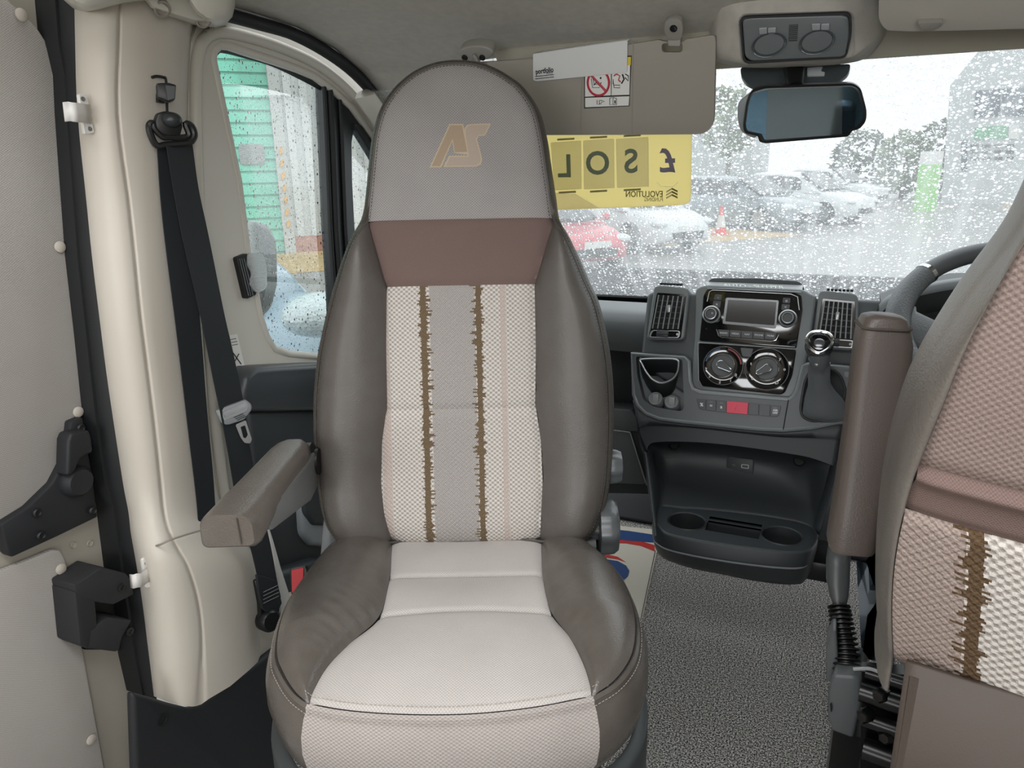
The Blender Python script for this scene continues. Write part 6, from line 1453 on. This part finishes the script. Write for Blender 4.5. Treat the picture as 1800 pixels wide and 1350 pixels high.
m=MB(); m.tube([c+VP.ex*(-14*s)+VP.ey*(15*s),c+VP.ex*(14*s)-VP.ey*(15*s)],.0022,6); m.build('ban_bar',REDP,st)
def vline(pts,w,mat): 
    m=MB(); m.tube([VP.at(*stz(x,y),.0014) for x,y in pts],w,5); return m.build('sticker_drawing',mat,st)
vline([(470,465),(478,520),(520,520),(512,500),(488,502),(480,465)],.0006,INKB); vline([(485,505),(500,490),(520,500),(530,490)],.0010,INKB)
m=MB(); m.ball(VP.at(*stz(526,463),.0012),V((.002,.001,.002)),8); m.build('sticker_drawing',INKB,st)
vline([(605,450),(620,440),(640,450),(632,475),(645,485)],.0013,REDP); vline([(600,500),(600,470),(605,520),(640,522),(640,505),(605,505)],.0006,INKB); vline([(655,440),(665,470),(650,495)],.0014,INKB); vline([(672,440),(690,450),(690,480),(670,460)],.0010,INKB)
vline([(505,594),(505,620),(518,620),(518,596),(530,596),(550,603),(530,606),(530,616),(518,616)],.0006,INKB)
vline([(580,582),(600,578),(600,620),(580,622),(580,582)],.0006,INKB); vline([(600,578),(620,584),(620,622),(600,620)],.0006,INKB); vline([(611,596),(611,614)],.0012,INKB)
# centre clip and outer pivot
CLP=pbr('clip_grey','8f8c85',.45)
m=MB(); CPn=Plane(VP.at(1184,60,.012),V((0,-.75,-.66)))
cl=thing('visor_clip',CPn.at(1184,60),'grey visor clip screwed to the headliner above the passenger visor','clip')
m=MB(); CPn.slab(m,roundpoly([(1168,39),(1176,34),(1192,34),(1199,39),(1201,56),(1196,72),(1174,72),(1167,56)],5),-.010,.004); m.bevel(.002,2); m.build('clip_body',CLP,cl)
m=MB(); m.lathe(CPn.at(1184,50,.004),CPn.n,[(.0065,0),(.0065,.001),(.0048,.001),(.004,-.003),(0,-.003)],18); m.build('screw_recess',DK,cl)
m=MB(); VP.slab(m,roundpoly([(1174,66),(1196,66),(1196,82),(1174,81)],3),-.006,.010); m.bevel(.0015,1); m.build('clip_lip',CLP,cl)
pv=thing('visor_pivot',pY(836,95,1.40),'round grey pivot mount of the passenger visor, just above the headrest','pivot')
PV=Plane(pY(836,96,1.385),V((0,-.75,-.66)))
m=MB(); PV.slab(m,[(836+31*math.cos(2*math.pi*k/28),94+13*math.sin(2*math.pi*k/28)) for k in range(28)],-.02,.006); m.bevel(.003,3); m.build('mount_plate',CLP,pv)
for x in (817,848): m=MB(); m.lathe(PV.at(x,101,.006),PV.n,[(.006,0),(.006,.002),(.004,.003),(.0025,.0012),(0,.001)],16); m.build('screw',DK,pv)
m=MB(); m.tube([PV.at(832,96,.010),PV.at(838,106,.012),PV.at(846,114,.0),VP.at(860,112,-.006),VP.at(960,103,-.006)],.004,8); m.build('pivot_arm',CLP,pv)
# price board hooked over the visor, seen from behind
pb=thing('price_board',VP.at(1100,240),'yellow price board hung behind the visor, its letters seen in reverse','sign')
def trl(name,col,w_=.5):
    if name in MATS: return MATS[name]
    t=NT(name); a=t.n('BsdfDiffuse',{'Color':lin(col)}); b=t.n('BsdfTranslucent',{'Color':lin(col)}); MATS[name]=t.done(t.n('MixShader',{0:w_,1:a.outputs[0],2:b.outputs[0]})); return MATS[name]
YB=trl('backlit_yellow','f9eec0',.9); WB=trl('backlit_white','f4f2f2',.9); PLT=trl('letter_plate','efede2',.85); LETC=trl('letter_ink','aab6bd',.85); PND=trl('pound_ink','a5a2c6',.85); LOG=trl('logo_ink','a09a72',.8)
QP=Plane(pY(1100,290,1.475),V((0,-.98,-.10)))
def qs(name,pts,h,mat,par,t=.0008,r=0): m=MB(); QP.slab(m,pts,h-t,h,r); return m.build(name,mat,par,smooth=0)
qz=lambda X,Y:(960+X/5.868,230+Y/5.868)
bd=qs('board',roundpoly([(930,200),(1217,200),(1214,358),(1190,361),(962,370),(930,371)],[2,2,12,2,2,2]),0,YB,pb,.0012)
qs('white_corner',[(930,300),qz(90,640),qz(300,650),qz(550,795),qz(120,812),(930,371)],.0006,WB,bd)
for i,(x0,x1,y0,y1) in enumerate([(45,360,105,610),(380,700,85,600),(720,1055,68,585)]):
    pl=qs('letter_plate',roundpoly([qz(x0,y0+15),qz(x1,y0-5),qz(x1+5,y1-10),qz(x0+40 if i==0 else x0+10,y1+5)],1.5),.0016,PLT,bd)
    for (yy) in ((y0-20),(y1+22)):
        cx=(x0+x1)/2; cx+=15 if yy>300 and i==0 else 0; m=MB(); QP.slab(m,[qz(cx-88,yy-8+4),qz(cx+88,yy-18+4),qz(cx+88,yy+6),qz(cx-88,yy+16)],.0012,.0020); m.build('slot_tab',trl('tab_shade','b5b3a2',.8),pl)
BFL=-QP.ex
for s_,x,y,sz in (('L',195,375,.062),('O',530,345,.062),('S',875,325,.062)):
    text('reversed_letter',s_,LETC,bd,QP.at(*qz(x,y),.0024),BFL,QP.ey,sz,.0005,bold=.0013)
text('reversed_pound_sign','£',PND,bd,QP.at(*qz(1257,318),.0012),BFL,QP.ey,.060,.0005,bold=.0015)
text('reversed_lettering','EVOLUTION',LOG,bd,QP.at(*qz(1010,655),.0012),BFL,QP.ey,.0165,.0005,wid=.0735,bold=.0002)
text('reversed_lettering','FUNDING',LOG,bd,QP.at(*qz(1108,710),.0012),BFL,QP.ey,.0105,.0005,wid=.036)
for j in range(3):
    y=600+j*32; qs('logo_bar',[qz(1297,y-12),qz(1355,y+16),qz(1355,y+34),qz(1297,y+6)],.0012,LOG,bd); qs('logo_bar',[qz(1297,y-12),qz(1238,y+24),qz(1238,y+38),qz(1297,y+6)],.0012,trl('logo_pale','cfc9a8',.5),bd)
m=MB(); m.tube([QP.at(*qz(x,y),.0008) for x,y in [(1142,530),(1190,575),(1310,575),(1360,528)]],.0005,5); m.build('cut_mark',WB,bd)
# white hook flap in front of the visor
fl=[(937,95),(1103,71),(1102,127),(1095,128),(943,143),(937,141)]
m=MB(); VP.slab(m,roundpoly(fl,[2,2,3,3,5,3]),.003,.0045); f_=m.build('hook_flap',pbr('flap_white','d4d5d3',.5),pb)
m=MB(); A=[VP.at(x,y,.004) for x,y in [(937,95),(1103,71)]]; Bk=[p+V((0,.045,-.0)) for p in A]; top_=[p+V((0,.02,.006)) for p in A]
m.grid([A,top_,Bk,[QP.at(937,205,.0),QP.at(1103,205,.0)]]); m.build('hook_strap',pbr('flap_white','d4d5d3',.5),pb,solid=.001)
ux=(VP.at(1103,71)-VP.at(937,95)).normalized(); uy=VP.n.cross(ux)
text('flap_lettering','portfolio',INKB,f_,VP.at(957,124.5,.0052),ux,uy,.0125,.0003,wid=.036,bold=.0003)
text('flap_lettering','DISPLAY',INKB,f_,VP.at(966,128.5,.0052),ux,uy,.0035,.0003,wid=.013)
for j in range(2): m=MB(); m.ribbon([VP.at(941,134.5+j*4.2,.0050),VP.at(973.5,131+j*4.2,.0050)],.0012,VP.n,.0003); m.build('flap_small_print',INKB,f_)
# lamp console in a headliner bulge
LN=Plane(pY(1400,68,1.40),V((0,-.93,-.37)))
blg=(sempty('trim_11',(LN.at(1400,68)),'cloth-covered bulge around the cab lamps'))
m=MB(); rws=[]
base=[(1250,96),(1256,50),(1262,0),(1290,-60),(1400,-85),(1520,-60),(1545,0),(1552,50),(1535,84),(1500,108),(1400,117),(1300,116)]
def ringL(k,dy,h): cx,cy=1400,66; return cr_spline([LN.at(cx+(x-cx)*k,cy+(y-cy)*k+dy,h) for x,y in base],4,closed=True)
fc=roundpoly([(1300,26),(1498,20),(1500,100),(1306,112)],[16]*4,12)
def ringF(k,h,n=48):
    P=[LN.at(1400+(x-1400)*k,66+(y-66)*k,h) for x,y in fc]; return P
b0=ringL(1.0,0,-.06)
import itertools
def resamp(P,n,start):
    P=P+[P[0]]; Ls=[0]
    for i in range(1,len(P)): Ls.append(Ls[-1]+(P[i]-P[i-1]).length)
    out=[]
    for k in range(n):
        s=Ls[-1]*k/n; i=0
        while i<len(Ls)-2 and Ls[i+1]<s: i+=1
        out.append(P[i].lerp(P[i+1],(s-Ls[i])/max(Ls[i+1]-Ls[i],1e-9)))
    j=min(range(n),key=lambda q:(out[q]-start).length); return out[j:]+out[:j]
def orient(P):
    c=sum(P,V((0,0,0)))/len(P); a=sum(((P[i]-c).cross(P[(i+1)%len(P)]-c) for i in range(len(P))),V((0,0,0))); return P if a.dot(LN.n)>0 else list(reversed(P))
N_=72; stt=LN.at(1250,118,-.02)
rws=[resamp(orient(ringL(1.06,-2,-.09)),N_,stt),resamp(orient(ringL(1.0,0,-.045)),N_,stt),resamp(orient(ringL(.94,0,-.018)),N_,stt),resamp(orient(ringF(1.06,-.004)),N_,stt),resamp(orient(ringF(1.03,.0)),N_,stt),resamp(orient(ringF(.98,-.006)),N_,stt)]
m.rings(rws,True,(False,True)); m.build('lamp_bulge',LINER,blg,smooth=80)
lc=thing('cab_lamp_console',LN.at(1400,68),'dark grey overhead console with two round reading lamps above the mirror','lamp')
LCM=pbr('lamp_console_plastic','63686a',.35); LENS=pbr('smoked_lens','464c4f',.12,spec=.7,coat=.4)
def ls(name,pts,h0,h1,mat,r=0,b=.0015,par=None,seg=2):
    m=MB(); LN.slab(m,pts,h0,h1,r,0,6); 
    if b: m.bevel(b,seg)
    return m.build(name,mat,par or lc)
ls('console_plate',[(1304,34),(1322,30),(1480,26),(1492,30),(1493,60),(1486,98),(1478,101),(1320,108),(1309,100)],-.012,.006,LCM,r=8,b=.003,seg=3)
m=MB(); LN.ring(m,roundpoly([(1299,30),(1496,22),(1497,62),(1488,103),(1306,112)],12,6),roundpoly([(1303,33),(1493,26),(1494,62),(1486,100),(1309,108)],11,6),-.006,.006); m.build('console_gap',RUB,lc)
for cx,cy in ((1352,78),(1436,73)):
    sc=LN.scale(cx,cy); m=MB(); c=LN.at(cx,cy,.006)
    rws=[]
    for k,h in ((1.05,.0),(1.03,.0015),(.97,.0012),(.9,-.003),(.6,-.008),(.25,-.010),(0.02,-.0105)): rws.append([c+LN.ex*(28*sc*k*math.cos(a))+LN.ey*(19*sc*k*math.sin(a)+2*sc*k*math.cos(a))+LN.n*(h+.0035) for a in [2*math.pi*q/36 for q in range(36)]])
    m.rings(rws,True,(False,True)); m.build('lamp_lens',LENS,lc,smooth=60)
for (x0,y0,x1) in ((1333,47,1365),(1426,40,1459)):
    for k in range(2):
        xa=lerp(x0,x1,k/2)+.5; xb=lerp(x0,x1,(k+1)/2)-.5; ls('rocker_switch',[(xa,y0+2),(xb,y0+1),(xb-(1 if k else 0),y0+13),(xa+(0 if k else 1),y0+14)],.004,.010,pbr('rocker_grey','8b8f90',.3),r=2,b=.0015)
m=MB(); LN.slab(m,[(1387,44),(1403,43),(1401,72),(1386,73)],.005,.0065); g_=m.build('microphone_grille',PLD,lc)
for i in range(8):
    m=MB(); m.tube([LN.at(1387,46+i*3.4,.007),LN.at(1402,45+i*3.4,.007)],.0007,4); m.build('grille_bar',LCM,g_)
# driver's visor folded up
dv=thing('sun_visor',pY(1700,20,1.30),'pale driver sun visor folded up against the headliner at top right','sun visor')
DV=Plane(pY(1650,20,1.30),V((0,-.62,-.78)))
m=MB(); DV.slab(m,[(1546,-120),(1544,35),(1556,54),(1600,56),(1700,54),(2050,44),(2050,-140)],-.016,.0,10); m.bevel(.006,3); m.build('visor_panel',pbr('driver_visor_vinyl','b0aca3',.6,bump=('n',900,.2,.0004)),dv)
m=MB(); DV.slab(m,[(1612,41),(1658,39),(1654,46),(1642,53),(1622,54)],-.002,.008,3); m.bevel(.002,2); m.build('visor_handle',CLP,dv)
# interior mirror
MPn=Plane(pY(1415,200,1.44),(CP-pY(1415,200,1.44)).normalized()*.9+V((.0,0,-.15)))
im=thing('rear_view_mirror',MPn.at(1400,150),'black rimmed rear view mirror with a built-in screen hanging below the cab lamps','mirror')
HO=[(1318,160),(1345,152),(1500,147),(1514,156),(1524,195),(1523,214),(1511,228),(1498,231),(1492,241),(1345,253),(1334,250),(1332,240),(1308,235),(1305,222),(1311,180)]
ho=roundpoly(HO,[14,8,8,12,8,8,8,3,6,4,4,4,8,6,8],4)
HI=[(1322,165),(1345,158),(1498,152),(1508,160),(1517,195),(1516,212),(1505,224),(1492,227),(1488,236),(1344,246),(1339,235),(1313,230),(1311,218),(1316,182)]
hi=roundpoly(HI,[10,6,6,8,6,6,6,2,4,3,2,8,4,6],4)
m=MB(); MPn.slab(m,ho,-.030,.0); m.bevel(.004,3,50); m.build('housing',pbr('mirror_housing','1a1c1e',.3),im)
def mirror_mat():
    t=NT('blue_mirror'); b=t.n('BsdfPrincipled'); b.inputs['Base Color'].default_value=(.22,.40,.56,1); b.inputs['Metallic'].default_value=1.; b.inputs['Roughness'].default_value=.03; return t.done(b)
m=MB(); MPn.slab(m,hi,-.001,.0012); m.build('mirror_glass',mirror_mat(),im,smooth=0)
m=MB(); MPn.slab(m,[(1349,157),(1481,152.5),(1480,236),(1346,246)],.0008,.0018); m.build('inset_screen',pbr('screen_grey','8a9aa2',.06,metal=.85),im,smooth=0)
m=MB(); P=[(1297,180),(1315,165),(1330,160),(1330,245),(1312,238),(1300,228),(1296,205)]; MPn.slab(m,roundpoly(P,8),-.036,-.012); m.bevel(.005,3); m.build('rear_shell',pbr('mirror_back','8b9194',.3),im)
m=MB(); a=MPn.at(1398,155,-.02); b_=pY(1396,112,1.50); m.tube([a,a.lerp(b_,.4),b_],[.013,.015,.019],14); m.build('stem',BLK,im)
sh=Plane(pY(1412,132,1.515),V((0,-.80,.6)))
m=MB(); sh.slab(m,[(1301,118),(1496,112),(1492,128),(1470,146),(1440,150),(1328,153),(1312,146),(1303,134)],-.01,.0,6); m.bevel(.003,2); m.build('sensor_cover',pbr('sensor_black','4a5052',.3),im)
m=MB(); sh.slab(m,[(1419,119),(1446,117),(1443,125),(1450,127),(1449,132),(1419,133)],.001,.004,1); m.build('toll_tag',pbr('clear_tag','c9cccd',.3),im)
bpy.context.view_layer.update()
